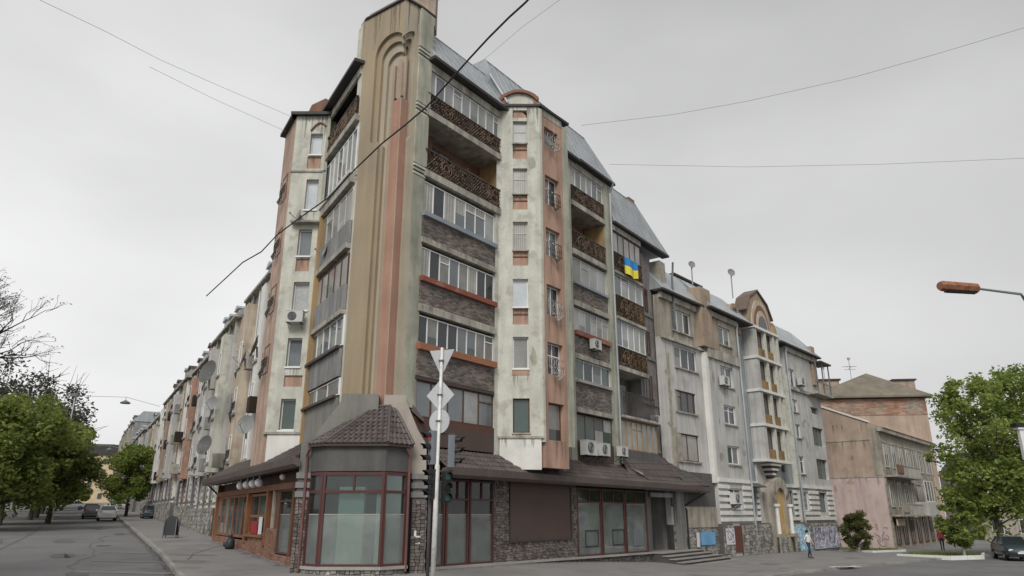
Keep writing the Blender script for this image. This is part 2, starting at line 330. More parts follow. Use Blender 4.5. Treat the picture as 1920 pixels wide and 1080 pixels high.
def window(parent, fr, u0, u1, z0, z1, y, n=1, frame='upvc', fw=0.06, glass=None, transom=None, name='window', vary=None, hbar=None, lev=0):
    w_, h = u1 - u0, z1 - z0; k = ('w', round(w_, 2), round(h, 2), n, frame, fw, transom, hbar)
    if k not in CACHE:
        b = MB(); b.box(0, w_, 0, .07, 0, fw).box(0, w_, 0, .07, h - fw, h).box(0, fw, 0, .07, fw, h - fw).box(w_ - fw, w_, 0, .07, fw, h - fw)
        for i in range(1, n): c = w_ * i / n; b.box(c - fw / 2, c + fw / 2, -.004, .066, fw, h - fw)
        if transom: b.box(fw, w_ - fw, .006, .06, h * transom - fw / 2, h * transom + fw / 2)
        CACHE[k] = b.mesh('window_frame', frame)
    o = part(name, CACHE[k], parent, fr, u0, y, z0)
    for i in range(n):
        g = glass if isinstance(glass, str) else (glass[i % len(glass)] if glass else random.choice(vary or GL))
        if glass is None and not transom and h > 1.0 and w_ / n > .45 and random.random() < .4:
            f = random.choice([.72, .3, .5]); hh = h - 2 * fw + .01; part('pane', boxmesh(w_ / n - fw, .012, hh * f, g), o, fr, u0 + w_ * i / n + fw / 2, y + .03, z0 + fw - .005)
            part('pane', boxmesh(w_ / n - fw, .012, hh * (1 - f), random.choice(vary or GL)), o, fr, u0 + w_ * i / n + fw / 2, y + .032, z0 + fw - .005 + hh * f)
            if f > .6: part('transom_bar', boxmesh(w_ / n - fw, .05, .05, frame), o, fr, u0 + w_ * i / n + fw / 2, y + .0, z0 + fw + hh * f)
            continue
        part('pane', boxmesh(w_ / n - fw, .012, h - 2 * fw + .01, g), o, fr, u0 + w_ * i / n + fw / 2, y + .03, z0 + fw - .005)
    return o
def wallgrid(b, u0, u1, z0, z1, holes, y0, y1, mi=0):
    zs = sorted({z0, z1, *[h[2] for h in holes], *[h[3] for h in holes]}); zs = [z for z in zs if z0 <= z <= z1]
    for a, c in zip(zs, zs[1:]):
        zc = (a + c) / 2; hs_ = sorted([(h[0], h[1]) for h in holes if h[2] < zc < h[3]]); u = u0
        for h0, h1 in hs_:
            if h0 > u + 1e-4: b.box(u, h0, y0, y1, a, c, mi)
            u = max(u, h1)
        if u < u1 - 1e-4: b.box(u, u1, y0, y1, a, c, mi)
    return b
def brickmesh(w_, h, bw=.26, bh=.078, m='brick_grey', dep=.03):
    k = ('br', round(w_, 2), round(h, 2), m)
    if k not in CACHE:
        b = MB(); rnd = random.Random(3); z = 0; row = 0; b.box(0, w_, dep, dep + .12, 0, h, 1)
        while z < h - .03:
            x = -(bw / 2) * (row % 2)
            while x < w_:
                a, c = max(0, x) + .005, min(w_, x + bw) - .005
                if c - a > .03: b.box(a, c, rnd.uniform(-.012, .008), dep, z + .005, min(h, z + bh) - .005, 0)
                x += bw
            z += bh; row += 1
        CACHE[k] = b.mesh('brick_panel', [m, 'mortar'])
    return CACHE[k]
def stonemesh(w_, h, m='stone', size=.26, seed=1, slope=0.0):
    size *= .72
    b = MB(); rnd = random.Random(seed); nx, nz_ = max(1, round(w_ / size)), max(1, round(h / (size * .8)))
    P = [[(w_ * i / nx + (0 if i in (0, nx) else rnd.uniform(-.33, .33) * size), h * j / nz_ + (0 if j in (0, nz_) else rnd.uniform(-.3, .3) * size)) for i in range(nx + 1)] for j in range(nz_ + 1)]
    b.box(0, w_, .03, .10, 0, h, 1)
    for j in range(nz_):
        for i in range(nx):
            c = [P[j][i], P[j][i + 1], P[j + 1][i + 1], P[j + 1][i]]; mx_ = sum(p[0] for p in c) / 4; mz = sum(p[1] for p in c) / 4
            o = [(mx_ + (x - mx_) * .96, mz + (z - mz) * .96) for x, z in c]; t = [(mx_ + (x - mx_) * .82, mz + (z - mz) * .82) for x, z in c]; d = rnd.uniform(-.035, -.005); k = len(b.v)
            b.v += [(x, .03, z) for x, z in o] + [(x, d, z) for x, z in t]
            b.f.append((k + 4, k + 5, k + 6, k + 7)); b.m.append(0)
            for q_ in range(4): r_ = (q_ + 1) % 4; b.f.append((k + q_, k + r_, k + 4 + r_, k + 4 + q_)); b.m.append(0)
    return b.mesh('stone_facing', [m, 'mortar'])
def tilemesh(A, B, C_, D_, tw=.24, th=.34, m='tiles'):   # A,B lower edge, D,C upper edge (world-ish local coordinates)
    A, B, C_, D_ = map(Vector, (A, B, C_, D_)); b = MB(); nrm = (B - A).cross(D_ - A).normalized()
    nv = max(1, round((D_ - A).length / th)); nu = max(1, round((B - A).length / tw))
    for j in range(nv):
        v0, v1 = j / nv, min(1, (j + 1.12) / nv)
        a0, b0 = A.lerp(D_, v0), B.lerp(C_, v0); a1, b1 = A.lerp(D_, v1), B.lerp(C_, v1); n = max(1, round((b0 - a0).length / tw))
        for i in range(n):
            s0, s1, s2, s3 = i / n, (i + .25) / n, (i + .7) / n, (i + 1.0) / n; up, lo = nrm * .075, nrm * .03
            k = len(b.v)
            for s_, hh in ((s0, .018), (s1, .07), (s2, .07), (s3, .018)): b.v.append(tuple(a0.lerp(b0, s_) + nrm * hh)); 
            for s_, hh in ((s0, .0), (s1, .045), (s2, .045), (s3, .0)): b.v.append(tuple(a1.lerp(b1, s_) + nrm * hh))
            for s_ in (s0, s3): b.v.append(tuple(a0.lerp(b0, s_) - nrm * .01))
            b.f += [(k, k + 1, k + 5, k + 4), (k + 1, k + 2, k + 6, k + 5), (k + 2, k + 3, k + 7, k + 6), (k + 8, k + 9, k + 3, k + 2, k + 1, k)]; b.m += [0] * 4
    b.q([A - nrm * .02, B - nrm * .02, C_ - nrm * .02, D_ - nrm * .02]); return b.mesh('roof_tiles', m)
def at(px, py, dist):                       # world point seen at a photo pixel, dist metres ahead
    X, Z = (px - 960) / F_PX, -(py - 540) / F_PX; c, s = math.cos(TH), math.sin(TH)
    d = Vector((X, c - Z * s, s + Z * c)); d *= dist / d.y; return Vector((d.x, d.y, d.z + CH))
def sm(a, b, x): t = min(1, max(0, (x - a) / (b - a))); return t * t * (3 - 2 * t)
def g(x, y):
    q = -.508 * x + .861 * y; return max(0, min(q, 260) * .024 - .19) * (1 - sm(-6, 12, x)) - .35 * sm(0, 12, x) - .38 * sm(56, 74, y) * sm(14, 26, x)
# frames
R = Fr(-3.30, 29.0, .5947, .8039)
Lf = Fr(-5.75, 26.5, .5084, -.8611)
FR = Fr(0, 32.55, 1, 0)                     # camera-facing front of the right bay
SR = Fr(1.4, 32.55, .6428, .766)            # salmon side of the right bay
FL = Fr(0, 32.66, 1, 0)
SL = Fr(-11.15, 32.66, .5084, -.8611)
TL = Fr(-6.816, 28.52, .819, -.574)         # left face of the corner tower, u 0..2.4, ridge at 2.4
TR = Fr(-4.85, 27.14, .719, .695)           # right face, ridge at u 0
W2 = Fr(10.02, 47.0, .6615, .7499)
TF = Fr(-4.85, 27.14, .990, .139)           # base of the tower

# ============================================================ ground
def gridsheet(xs, ys, f, name, m):
    v = [(x, y, f(x, y)) for y in ys for x in xs]; n = len(xs); fs = [(j * n + i, j * n + i + 1, (j + 1) * n + i + 1, (j + 1) * n + i) for j in range(len(ys) - 1) for i in range(n - 1)]
    me = bpy.data.meshes.new(name); me.from_pydata(v, [], fs); me.materials.append(M[m]); me.update(); return me
xs = [-900, -500, -300, -200] + [-150 + 5 * i for i in range(22)] + [-42 + 1.5 * i for i in range(50)] + [35, 40, 50, 70, 100, 200, 500, 900]
ys = [-200, -60, -20, 0] + [4 + 1.5 * i for i in range(48)] + [80 + 5 * i for i in range(40)] + [300, 400, 600, 1200]
o = part('road', gridsheet(xs, ys, g, 'road', 'asphalt')); o['kind'] = 'structure'
def loft(outer, inner, n=120, m=6, lift=.12, mtl='pavement', name='pavement'):
    def samp(pl, t):
        seg = [math.dist(a, b) for a, b in zip(pl, pl[1:])]; T = t * sum(seg)
        for (a, b), s in zip(zip(pl, pl[1:]), seg):
            if T <= s: return (a[0] + (b[0] - a[0]) * T / s, a[1] + (b[1] - a[1]) * T / s)
            T -= s
        return pl[-1]
    v = []; f = []
    for i in range(n + 1):
        a, b = samp(outer, i / n), samp(inner, i / n)
        for j in range(m + 1): x, y = a[0] + (b[0] - a[0]) * j / m, a[1] + (b[1] - a[1]) * j / m; v.append((x, y, g(x, y) + lift))
    for i in range(n):
        for j in range(m): k = i * (m + 1) + j; f.append((k, k + 1, k + m + 2, k + m + 1))
    me = bpy.data.meshes.new(name); me.from_pydata(v, [], f); me.materials.append(M[mtl]); me.update()
    for p in me.polygons:
        if p.normal.z < 0: me.flip_normals(); break
    return me
KL = [(-130, 236), (-44.2, 84.7), (-22.2, 45.8), (-16.2, 35.2), (-11.9, 27.2), (-9.6, 23.0), (-7.6, 20.3), (-5.4, 19.0)]
KR = [(-5.4, 19.0), (-3, 18.9), (-.6, 20.2), (6, 28.5), (14.2, 38.6), (20, 43.6), (29.5, 51.5), (60, 74)]
p = part('pavement', loft(KL, [(-100, 240), (-30, 87), (-10, 52), (-5, 40), (-4, 34), (-4, 30), (-4, 29), (-4, 28)], 160)); p['kind'] = 'structure'
p = part('pavement', loft(KR, [(-4, 28), (-3, 29), (0, 33), (8, 45), (16, 54), (24, 62), (34, 72), (60, 100)], 120)); p['kind'] = 'structure'
def kerb(pl, mtl='kerb', step=1.0, wd=.16, lift=.135, name='kerb', maxd=90):
    b = MB()
    for a, c in zip(pl, pl[1:]):
        n = max(1, round(math.dist(a, c) / step)); dx, dy = (c[0] - a[0]), (c[1] - a[1]); l = math.hypot(dx, dy); nx, ny = -dy / l * wd / 2, dx / l * wd / 2
        for i in range(n):
            t0, t1 = (i + .015) / n, (i + .985) / n; P = [(a[0] + dx * t, a[1] + dy * t) for t in (t0, t1)]; k = len(b.v)
            for x, y in P:
                for sx in (1, -1):
                    for zz in (-.05, lift): b.v.append((x + nx * sx, y + ny * sx, g(x, y) + zz))
            for f in ((0, 1, 3, 2), (4, 6, 7, 5), (0, 4, 5, 1), (2, 3, 7, 6), (1, 5, 7, 3)): b.f.append(tuple(k + i_ for i_ in f)); b.m.append(0)
    o = part(name, b.mesh(name, mtl)); o['kind'] = 'structure'; return o
kerb(KL); kerb(KR)
# patched asphalt and faded markings
def patchsheet(poly, mtl, lift, name):
    o = part(name, MB().q([(x, y, g(x, y) + lift) for x, y in poly]).mesh(name, mtl)); o['kind'] = 'structure'
for i, (x, y, w_, l) in enumerate([(-15.5, 27, .5, 5), (-17.3, 31.4, .35, 3.2), (-14.2, 24.0, .4, 3.8), (-19.5, 36, .3, 2.5)]):
    patchsheet([(x, y), (x + l * .9, y - .25), (x + l * .9, y + w_ - .25), (x, y + w_)], 'pavement', .012, 'road_marking')
rp = [(-19, 24), (-22, 31), (-25, 37), (-33, 52), (-40, 64)]
m_ = MB()
for a, c in zip(rp, rp[1:]): m_.q([(x, y, g(x, y) + .008) for x, y in (a, (a[0] + .12, a[1]), (c[0] + .12, c[1]), c)])
part('road_crack', m_.mesh('road_crack', 'patch'))['kind'] = 'structure'
patchsheet([(17.5, 41.3), (19.4, 42.3), (18.9, 42.7), (17.2, 41.8)], 'kerb_white', .135, 'pavement_patch')

rw = random.Random(12)
def blob(cx, cy, rx, ry, rot, mtl, lift, name, n=14):
    P = [(cx + math.cos(rot) * rx * (1 + rw.uniform(-.3, .2)) * math.cos(2 * PI * i / n) - math.sin(rot) * ry * (1 + rw.uniform(-.3, .2)) * math.sin(2 * PI * i / n), cy + math.sin(rot) * rx * (1 + rw.uniform(-.3, .2)) * math.cos(2 * PI * i / n) + math.cos(rot) * ry * (1 + rw.uniform(-.3, .2)) * math.sin(2 * PI * i / n)) for i in range(n)]
    patchsheet(P, mtl, lift, name)
for i, (x, y, a, c) in enumerate([(-20, 34, 1.6, .5), (-26, 44, 2.2, .6), (-15, 26.5, 1.2, .35), (-28, 38, 1.8, .5), (-33, 60, 2.5, .8), (-20.5, 27, .9, .4), (-24, 31, 1.4, .4), (17, 36, 1.6, .5)]): blob(x, y, a, c, 2.1, 'patch', .006 + .001 * i, 'asphalt_patch')
for i, (x, y) in enumerate(((-19.4, 43.5), (-14.2, 33.8), (-12.9, 30.6), (8.5, 34.5), (15, 44.5), (22.5, 50.5), (-11.6, 35), (3.0, 28.5))): blob(x, y, rw.uniform(.5, 1.3), rw.uniform(.25, .6), rw.uniform(0, 3), 'stain_and_shade', .126 + .001 * i, 'pavement_stain')
for i, (x, y) in enumerate(((-21.8, 40.5), (-27, 52))): patchsheet([(x + .35 * math.cos(t * PI / 6), y + .35 * math.sin(t * PI / 6)) for t in range(12)], 'iron', .02, 'manhole_cover')
def crack(pts, lift, wd=.035):
    m_ = MB()
    for a, c in zip(pts, pts[1:]): m_.q([(x, y, g(x, y) + lift) for x, y in (a, (a[0] + wd, a[1] + wd * .3), (c[0] + wd, c[1] + wd * .3), c)])
    part('road_crack', m_.mesh('road_crack', 'iron'))['kind'] = 'structure'
for sx, sy, dx, dy, n, lf in ((-16, 28, -1.3, 2.5, 14, .01), (-24, 33, -1.5, 2.7, 12, .01), (-13.2, 31, -.4, 1.6, 9, .13), (10, 36, 1.5, 1.3, 10, .13), (20, 47, 1.2, .4, 8, .13)):
    P = [(sx, sy)]
    for _ in range(n): P.append((P[-1][0] + dx * rw.uniform(.4, .9) + rw.uniform(-.3, .3), P[-1][1] + dy * rw.uniform(.4, .9) + rw.uniform(-.3, .3)))
    crack(P, lf)
# windblown leaves and grit along the kerb
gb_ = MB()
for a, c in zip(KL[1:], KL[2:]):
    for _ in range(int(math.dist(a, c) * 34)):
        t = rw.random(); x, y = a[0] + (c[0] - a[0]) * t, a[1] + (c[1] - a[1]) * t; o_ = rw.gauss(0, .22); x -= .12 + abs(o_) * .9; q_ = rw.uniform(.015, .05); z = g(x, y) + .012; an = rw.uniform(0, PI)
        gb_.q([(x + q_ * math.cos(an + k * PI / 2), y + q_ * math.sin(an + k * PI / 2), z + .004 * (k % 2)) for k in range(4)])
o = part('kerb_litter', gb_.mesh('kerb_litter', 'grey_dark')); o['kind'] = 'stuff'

# ============================================================ the corner building
B = thing('apartment_building', 'tall corner apartment block with tan corner tower, glazed loggias and brown tiled shop canopy', 'building', (-4.5, 32, 0))
# cores
def core(fr, u0, u1, y0, y1, z0, z1, m='grey_render', name='wall'): return bx(name, B, fr, u0, u1, y0, y1, z0, z1, m)
# --- tower
def plate(fr, poly, y0, y1, m, name='tower_face'): return part(name, MB().xz(poly, y0, y1).mesh(name, m), B, fr)
def arcpts(*a): return []
ZT = 24.95
def leftpoly(wd, c, r, zs, wl_, d0, step=18.2):   # d measured from the ridge; converted to TL u = 2.4-d
    pts = [(2.4, 6.5), (2.4, 16.5), (2.45, 16.52), (2.45, 19.5), (2.55, 19.52), (2.55, 22.4), (2.75, 22.42), (2.75, ZT), (d0, ZT)]
    ang0 = math.acos((d0 - c) / r); n = 16; arc = [(c + r * math.cos(ang0 + (0 - ang0) * i / n), zs + r * math.sin(ang0 + (0 - ang0) * i / n)) for i in range(n + 1)]
    pts += arc + [(wd, step), (wl_ + .02, step - .35), (wl_, step - .4), (wl_, 6.5)]
    return [(2.4 - d, z) for d, z in pts]
plate(TL, leftpoly(1.75, .80, .95, 22.5, 1.24, 0.0), 0, .14, 'tan')
plate(TL, leftpoly(1.46, .70, .76, 22.25, 1.06, .12), .14, .28, 'tan')
plate(TL, leftpoly(1.20, .62, .58, 21.95, .92, .24), .28, .42, 'tan_light')
plate(TL, [(0, 6.5), (2.04, 6.5), (2.04, ZT), (0, ZT)], .42, .6, 'tan_light')
def rightpoly(wd, zr, zt, d0):
    n = 8; cur = [(d0 + (wd - .05 - d0) * i / n, zr + (zt - zr) * math.sin(PI / 2 * i / n)) for i in range(n + 1)]
    return [(.86, 6.5), (.86, ZT), (d0, ZT)] + cur + [(wd, zt - .12), (wd, 18.2), (wd - .14, 17.9), (wd - .14, 6.5)]
plate(TR, rightpoly(.62, 23.0, 23.5, 0.0), 0, .14, 'tan_light')
plate(TR, rightpoly(.56, 22.75, 23.15, .12), .14, .28, 'tan_light')
plate(TR, rightpoly(.50, 22.4, 22.8, .24), .28, .42, 'tan')
plate(TR, [(.36, 6.5), (.86, 6.5), (.86, ZT), (.36, ZT)], .42, .6, 'tan_light')
# pink pilaster standing in the niche on the ridge
bis = (-.075, .997)
pil = [TL.W(2.4 - .62, .16), TL.W(2.4 - .04, .10), TL.W(2.4 - .04, .5), TL.W(2.4 - .62, .7)]
part('pilaster', MB().xy([p[:2] for p in pil], 6.4, 19.9).mesh('pilaster', 'pink'), B)
part('pilaster', MB().xy([p[:2] for p in (TL.W(2.4 - .05, .10), TR.W(.08, .14), TR.W(.36, .22), TR.W(.36, .6), TL.W(2.4 - .05, .6))], 6.4, 19.85).mesh('pilaster', 'salmon_tan'), B)
part('pilaster', MB().xy([p[:2] for p in (TL.W(2.4 - .92, .30), TL.W(2.4 - .66, .28), TL.W(2.4 - .66, .6), TL.W(2.4 - .92, .6))], 6.4, 19.3).mesh('pilaster', 'salmon_tan'), B)
for f_, d in ((TL, 2.4 - .80), (TL, 2.4 - .36), (TR, .26)): bx('niche_post', B, f_, d - .07, d + .07, .3, .5, 19.3, 21.9, 'salmon_tan')
bx('niche_back', B, TL, 2.4 - .66, 2.4 - .1, .36, .44, 19.9, 22.2, 'taupe')
for d, z in ((.5, 20.0), (.12, 20.0)):
    part('boss', MB().ball((0, 0, 0), .07, 8).mesh('boss', 'flashing'), B, TL, 2.4 - d, .2, z)
# slivers beside the big faces with corbel bands
def pier(fr, u0, u1, y0, y1, m, z0=6.5):
    part('pier', boxmesh(u1 - u0, y1 - y0, 16.5 - z0, m), B, fr, u0, y0, z0)
    for z in (16.5, 19.5, 22.35):
        for i in range(3): bx('corbel_band', B, fr, u0 - .02, u1 + .03 + .02 * i, y0 - .03 - .03 * i, y1, z + i * .17, z + i * .17 + .10, 'olive' if i % 2 else 'pale')
        for i in range(3): bx('groove', B, fr, u0 - .005, u1 + .01, y0 - .01, y1, z + i * .17 + .1, z + (i + 1) * .17, 'flashing')
    bx('pier', B, fr, u0 - .01, u1 + .06, y0 - .05, y1, 17.01, 19.5, m); bx('pier', B, fr, u0 - .01, u1 + .09, y0 - .08, y1, 20.01, 22.35, m); bx('pier', B, fr, u0 - .01, u1 + .12, y0 - .1, y1, 22.86, ZT - .05, m)
SRf = Fr(-4.246, 27.72, .5947, .8039); pier(SRf, 0, .73, 0, .9, 'olive')
SLf = Fr(-6.816 - .5084 * .55, 28.52 + .8611 * .55, .5084, -.8611)
for z0, z1, sh in ((6.5, 16.5, 0), (17.01, 19.5, .05), (20.01, 22.35, .15), (22.86, ZT - .05, .35)):
    f_ = Fr(SLf.x - .819 * sh, SLf.y + .574 * sh, SLf.dx, SLf.dy); bx('pier', B, f_, -.1, .55, 0, .9, z0, z1, 'pale')
    if z0 > 7:
        for i in range(3):
            bx('corbel_band', B, f_, -.13, .55, .06 - .04 * i, .9, z0 - .51 + i * .17, z0 - .51 + i * .17 + .1, 'pale'); bx('groove', B, f_, -.09, .55, .07, .9, z0 - .41 + i * .17, z0 - .34 + i * .17, 'flashing')
part('tower_core', MB().xy([TL.W(.02, .55)[:2], TL.W(2.0, .58)[:2], TR.W(.4, .58)[:2], TR.W(.84, .55)[:2], R.W(-.6, .6)[:2], R.W(-.6, 3)[:2], Lf.W(-2.6, 2)[:2], Lf.W(-2.6, .5)[:2]], 4, ZT - .1).mesh('tower_core', 'tan'), B)
# parapet cap
capo = [TL.W(-.1, -.08), TL.W(2.4, -.1), TR.W(.02, -.1), TR.W(.9, -.1), SRf.W(.95, -.12), SRf.W(.95, 1.4), SLf.W(-.15, 1.4), SLf.W(-.15, -.12)]
part('parapet_cap', MB().xy([c[:2] for c in capo], ZT, ZT + .09).mesh('parapet_cap', 'flashing'), B)
part('parapet_cap', MB().xy([c[:2] for c in (TL.W(.1, -.02), TL.W(2.4, -.03), TR.W(.02, -.03), TR.W(.8, -.02), SRf.W(.7, 1.2), SLf.W(.1, 1.2))], ZT + .09, ZT + .22).mesh('parapet_cap', 'sill_stone'), B)
part('chimney', MB().box(-.55, .55, -.4, .4, 0, 2.2).box(-.65, .65, -.5, .5, 2.2, 2.4).mesh('chimney', 'taupe'), B, WORLD, -4.25, 29.3, 24.9)
# --- tower base: sloping skirts, stone pillars, bay shop window with tiled roof
part('skirt', MB().xz([(-1.58, 6.85), (-1.60, 6.55), (-2.3, 5.5), (-2.9, 4.95), (-2.9, 3.9), (-.2, 3.9), (-.2, 6.85)], -.06, 2.2).mesh('skirt', 'skirt'), B, TF, 0, 0, 0)
part('skirt', MB().xz([(.82, 6.85), (.84, 6.6), (1.32, 5.55), (1.66, 5.0), (1.68, 3.95), (.0, 3.95), (.0, 6.85)], .02, 1.2).mesh('skirt', 'skirt_light'), B, TF, 0, 0, 0)
part('ledge', MB().xz([(.84, 6.95), (1.55, 6.05), (1.55, 5.95), (.84, 6.55)], .9, 2.2).mesh('ledge', 'tiles'), B, TF)
for u0, u1, yy, nm in ((-2.92, -2.50, -.08, 1), (1.20, 1.70, -.02, 2)):
    part('pillar', boxmesh(u1 - u0, .8, 4.05, 'mortar'), B, TF, u0, yy, -.1)
    part('stone_facing', stonemesh(u1 - u0, 2.95, 'stone', .2, nm), B, TF, u0, yy - .03, .05, kind='stuff')
    for z in (3.1, 3.42, 3.75): bx('pillar_band', B, TF, u0 - .05, u1 + .05, yy - .06, .7, z, z + .2, 'grey_render')
    part('stone_facing', stonemesh(.8, 2.95, 'stone', .2, nm + 9), B, Fr(*TF.W(u1, yy)[:2], -TF.dy, TF.dx), 0, -.03, .05, kind='stuff')
bx('painted_tag', B, TF, 1.32, 1.40, -.075, -.066, 1.75, 1.95, 'paint_tag'); bx('painted_tag', B, TF, 1.38, 1.56, -.075, -.066, 1.72, 1.77, 'paint_tag'); bx('painted_tag', B, TF, 1.38, 1.54, -.075, -.066, 1.5, 1.56, 'paint_tag')
bp = [(-7.33, 26.72), (-6.68, 26.2), (-4.5, 26.15), (-3.78, 26.92)]
b = MB(); b.xy([*bp, (-4.2, 27.5), (-7.0, 27.5)], 3.98, 4.86); part('fascia', b.mesh('fascia', 'dark_render'), B)
def edge(a, c): return Fr(a[0], a[1], c[0] - a[0], c[1] - a[1]), math.dist(a, c)
for i in range(3):
    e, l = edge(bp[i], bp[i + 1])
    st = part('shop_window', MB().box(0, .09, -.02, .1, .8, 3.96).box(l - .09, l, -.021, .1, .8, 3.96).box(.09, l - .09, -.01, .09, 3.84, 3.95).box(.09, l - .09, -.01, .09, .8, .88).box(.09, l - .09, -.012, .088, 3.22, 3.32).mesh('shop_frame', 'red_frame'), B, e)
    if l > 1.5: part('mullion', boxmesh(.07, .09, .52, 'red_frame'), st, e, l / 2 - .03, -.005, 3.32)
    part('pane', boxmesh(l - .18, .012, 1.62, 'shop_film'), st, e, .09, .05, .88); part('pane', boxmesh(l - .18, .012, 1.34, 'shop_clear'), st, e, .09, .05, 2.5)
    part('film_edge', boxmesh(l - .18, .006, .035, 'sill_stone'), st, e, .09, .038, 2.49)
    bx('sill', B, e, -.04, l + .04, -.12, .2, .70, .80, 'sill_stone')
    part('stone_facing', stonemesh(l, .95, 'stone_pale', .24, 20 + i), B, e, 0, -.04, -.24, kind='stuff')
# interior behind the bay
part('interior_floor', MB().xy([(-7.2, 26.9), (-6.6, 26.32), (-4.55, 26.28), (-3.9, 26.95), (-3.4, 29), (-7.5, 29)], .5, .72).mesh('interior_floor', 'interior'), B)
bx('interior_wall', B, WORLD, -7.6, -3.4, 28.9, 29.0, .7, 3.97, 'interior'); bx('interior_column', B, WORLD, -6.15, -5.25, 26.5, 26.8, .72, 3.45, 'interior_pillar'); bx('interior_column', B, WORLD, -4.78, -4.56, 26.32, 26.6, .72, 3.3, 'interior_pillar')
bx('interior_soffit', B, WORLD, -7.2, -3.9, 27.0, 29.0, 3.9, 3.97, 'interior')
ev = [(-7.42, 26.55), (-6.74, 26.05), (-4.42, 25.98), (-3.62, 26.85)]
ZE, ZP = 4.93, 6.38; tp = [(-5.22, 27.25), (-5.16, 27.2), (-4.62, 27.12), (-4.48, 27.3)]
for i in range(3):
    me = tilemesh((*ev[i], ZE), (*ev[i + 1], ZE), (*tp[i + 1], ZP), (*tp[i], ZP), .22, .26); part('roof_tiles', me, B, kind='stuff')
part('eave_board', MB().xy([*ev, (-4.2, 27.6), (-7.0, 27.6)], 4.84, 4.92).mesh('eave_board', 'flashing'), B)
b = MB()
for i in (1, 2): b.tube([(*ev[i], ZE + .05), (*tp[i], ZP + .06)], .06, 6)
b.tube([(*tp[1], ZP + .04), (*tp[2], ZP + .04)], .06, 6); b.tube([(*ev[0], ZE + .05), (*tp[0], ZP + .06)], .06, 6); b.tube([(*ev[3], ZE + .05), (*tp[3], ZP + .06)], .06, 6)
part('ridge_cap', b.mesh('ridge_cap', 'tiles'), B)
for a in ((-7.45, 26.62), (-3.72, 26.82)):
    part('downpipe', MB().tube([(a[0] + (.12 if a[0] < -5 else -.12), a[1] - .15, 4.8), (a[0], a[1] - .02, 4.55), (a[0] + (.02 if a[0] < -5 else -.02), a[1], 4.4), (a[0] + (.02 if a[0] < -5 else -.02), a[1], .6)], .05, 8).mesh('downpipe', 'pipe_red'), B)

# --- lattice parapet
def latticemesh(w_, h, m, back):
    k = ('lat', round(w_, 2), round(h, 2), m)
    if k in CACHE: return CACHE[k]
    b = MB(); b.box(0, w_, .03, .06, 0, h, 1); rnd = random.Random(5)
    b.box(0, w_, -.03, .07, h - .05, h, 2); b.box(0, w_, -.02, .05, 0, .05, 2); n = int(w_ / .16)
    for i in range(n + 1):
        x = i * w_ / n
        for k2, (x0, z0, x1, z1) in enumerate(((x, .06, x + h * .8, h - .06), (x, h - .06, x + h * .8, .06))):
            f = 1.0
            if x1 > w_: f = (w_ - x0) / (x1 - x0); z1 = z0 + (z1 - z0) * f; x1 = w_
            if f > .05:
                # break each diagonal slat into short pieces, some missing, as the worn pattern shows
                ns = 5
                for s in range(ns):
                    if rnd.random() < .34: continue
                    a0, a1 = s / ns, (s + .8) / ns; b.tube([(x0 + (x1 - x0) * a0, -.005 - .01 * k2, z0 + (z1 - z0) * a0), (x0 + (x1 - x0) * a1, -.005 - .01 * k2, z0 + (z1 - z0) * a1)], .017, 4, 0)
    for c in (.25, .75):
        for r in (h * .18, h * .34): b.tube([(w_ * c + r * math.cos(t * PI / 6), -.03, h / 2 + r * math.sin(t * PI / 6)) for t in range(13)], .016, 4, 0, False)
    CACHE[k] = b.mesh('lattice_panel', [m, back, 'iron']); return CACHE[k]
# --- loggia column builder
def slab(fr, u0, u1, z, h=.28, y0=-.12, m='slab'):
    return bx('floor_slab', B, fr, u0, u1, y0, 1.45, z, z + h, m)
def loggia(fr, u0, u1, spec, backmat='salmon_dark'):
    for s in spec:
        t = s[0]
        if t == 'slab': slab(fr, u0, u1, s[1], s[2])
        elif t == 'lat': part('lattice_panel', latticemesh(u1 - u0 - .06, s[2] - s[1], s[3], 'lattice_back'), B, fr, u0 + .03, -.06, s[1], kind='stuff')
        elif t == 'brick': part('brick_panel', brickmesh(u1 - u0 - .02, s[2] - s[1]), B, fr, u0 + .01, -.03, s[1], kind='stuff')
        elif t == 'sill': bx('sill', B, fr, u0, u1, -.2, .05, s[1], s[2], s[3])
        elif t == 'win': window(B, fr, u0 + s[6] if len(s) > 6 else u0, u1, s[1], s[2], .04, s[3], s[4], .05, None, None, vary=s[5])
        elif t == 'panel': bx('wall_panel', B, fr, u0, u1, -.04, .08, s[1], s[2], s[3])
        elif t == 'soffit': bx('soffit', B, fr, u0, u1, .0, 1.4, s[1], s[1] + .03, 'slab_under')
CU = ['glass_curtain', 'glass_net', 'glass_dark', 'glass_curtain', 'glass_blind', 'glass_blue']
NT = ['glass_net', 'glass_curtain', 'glass_net', 'glass_blue']
DK = ['glass_dark', 'glass_dark', 'glass_green', 'glass_curtain', 'glass_blue']
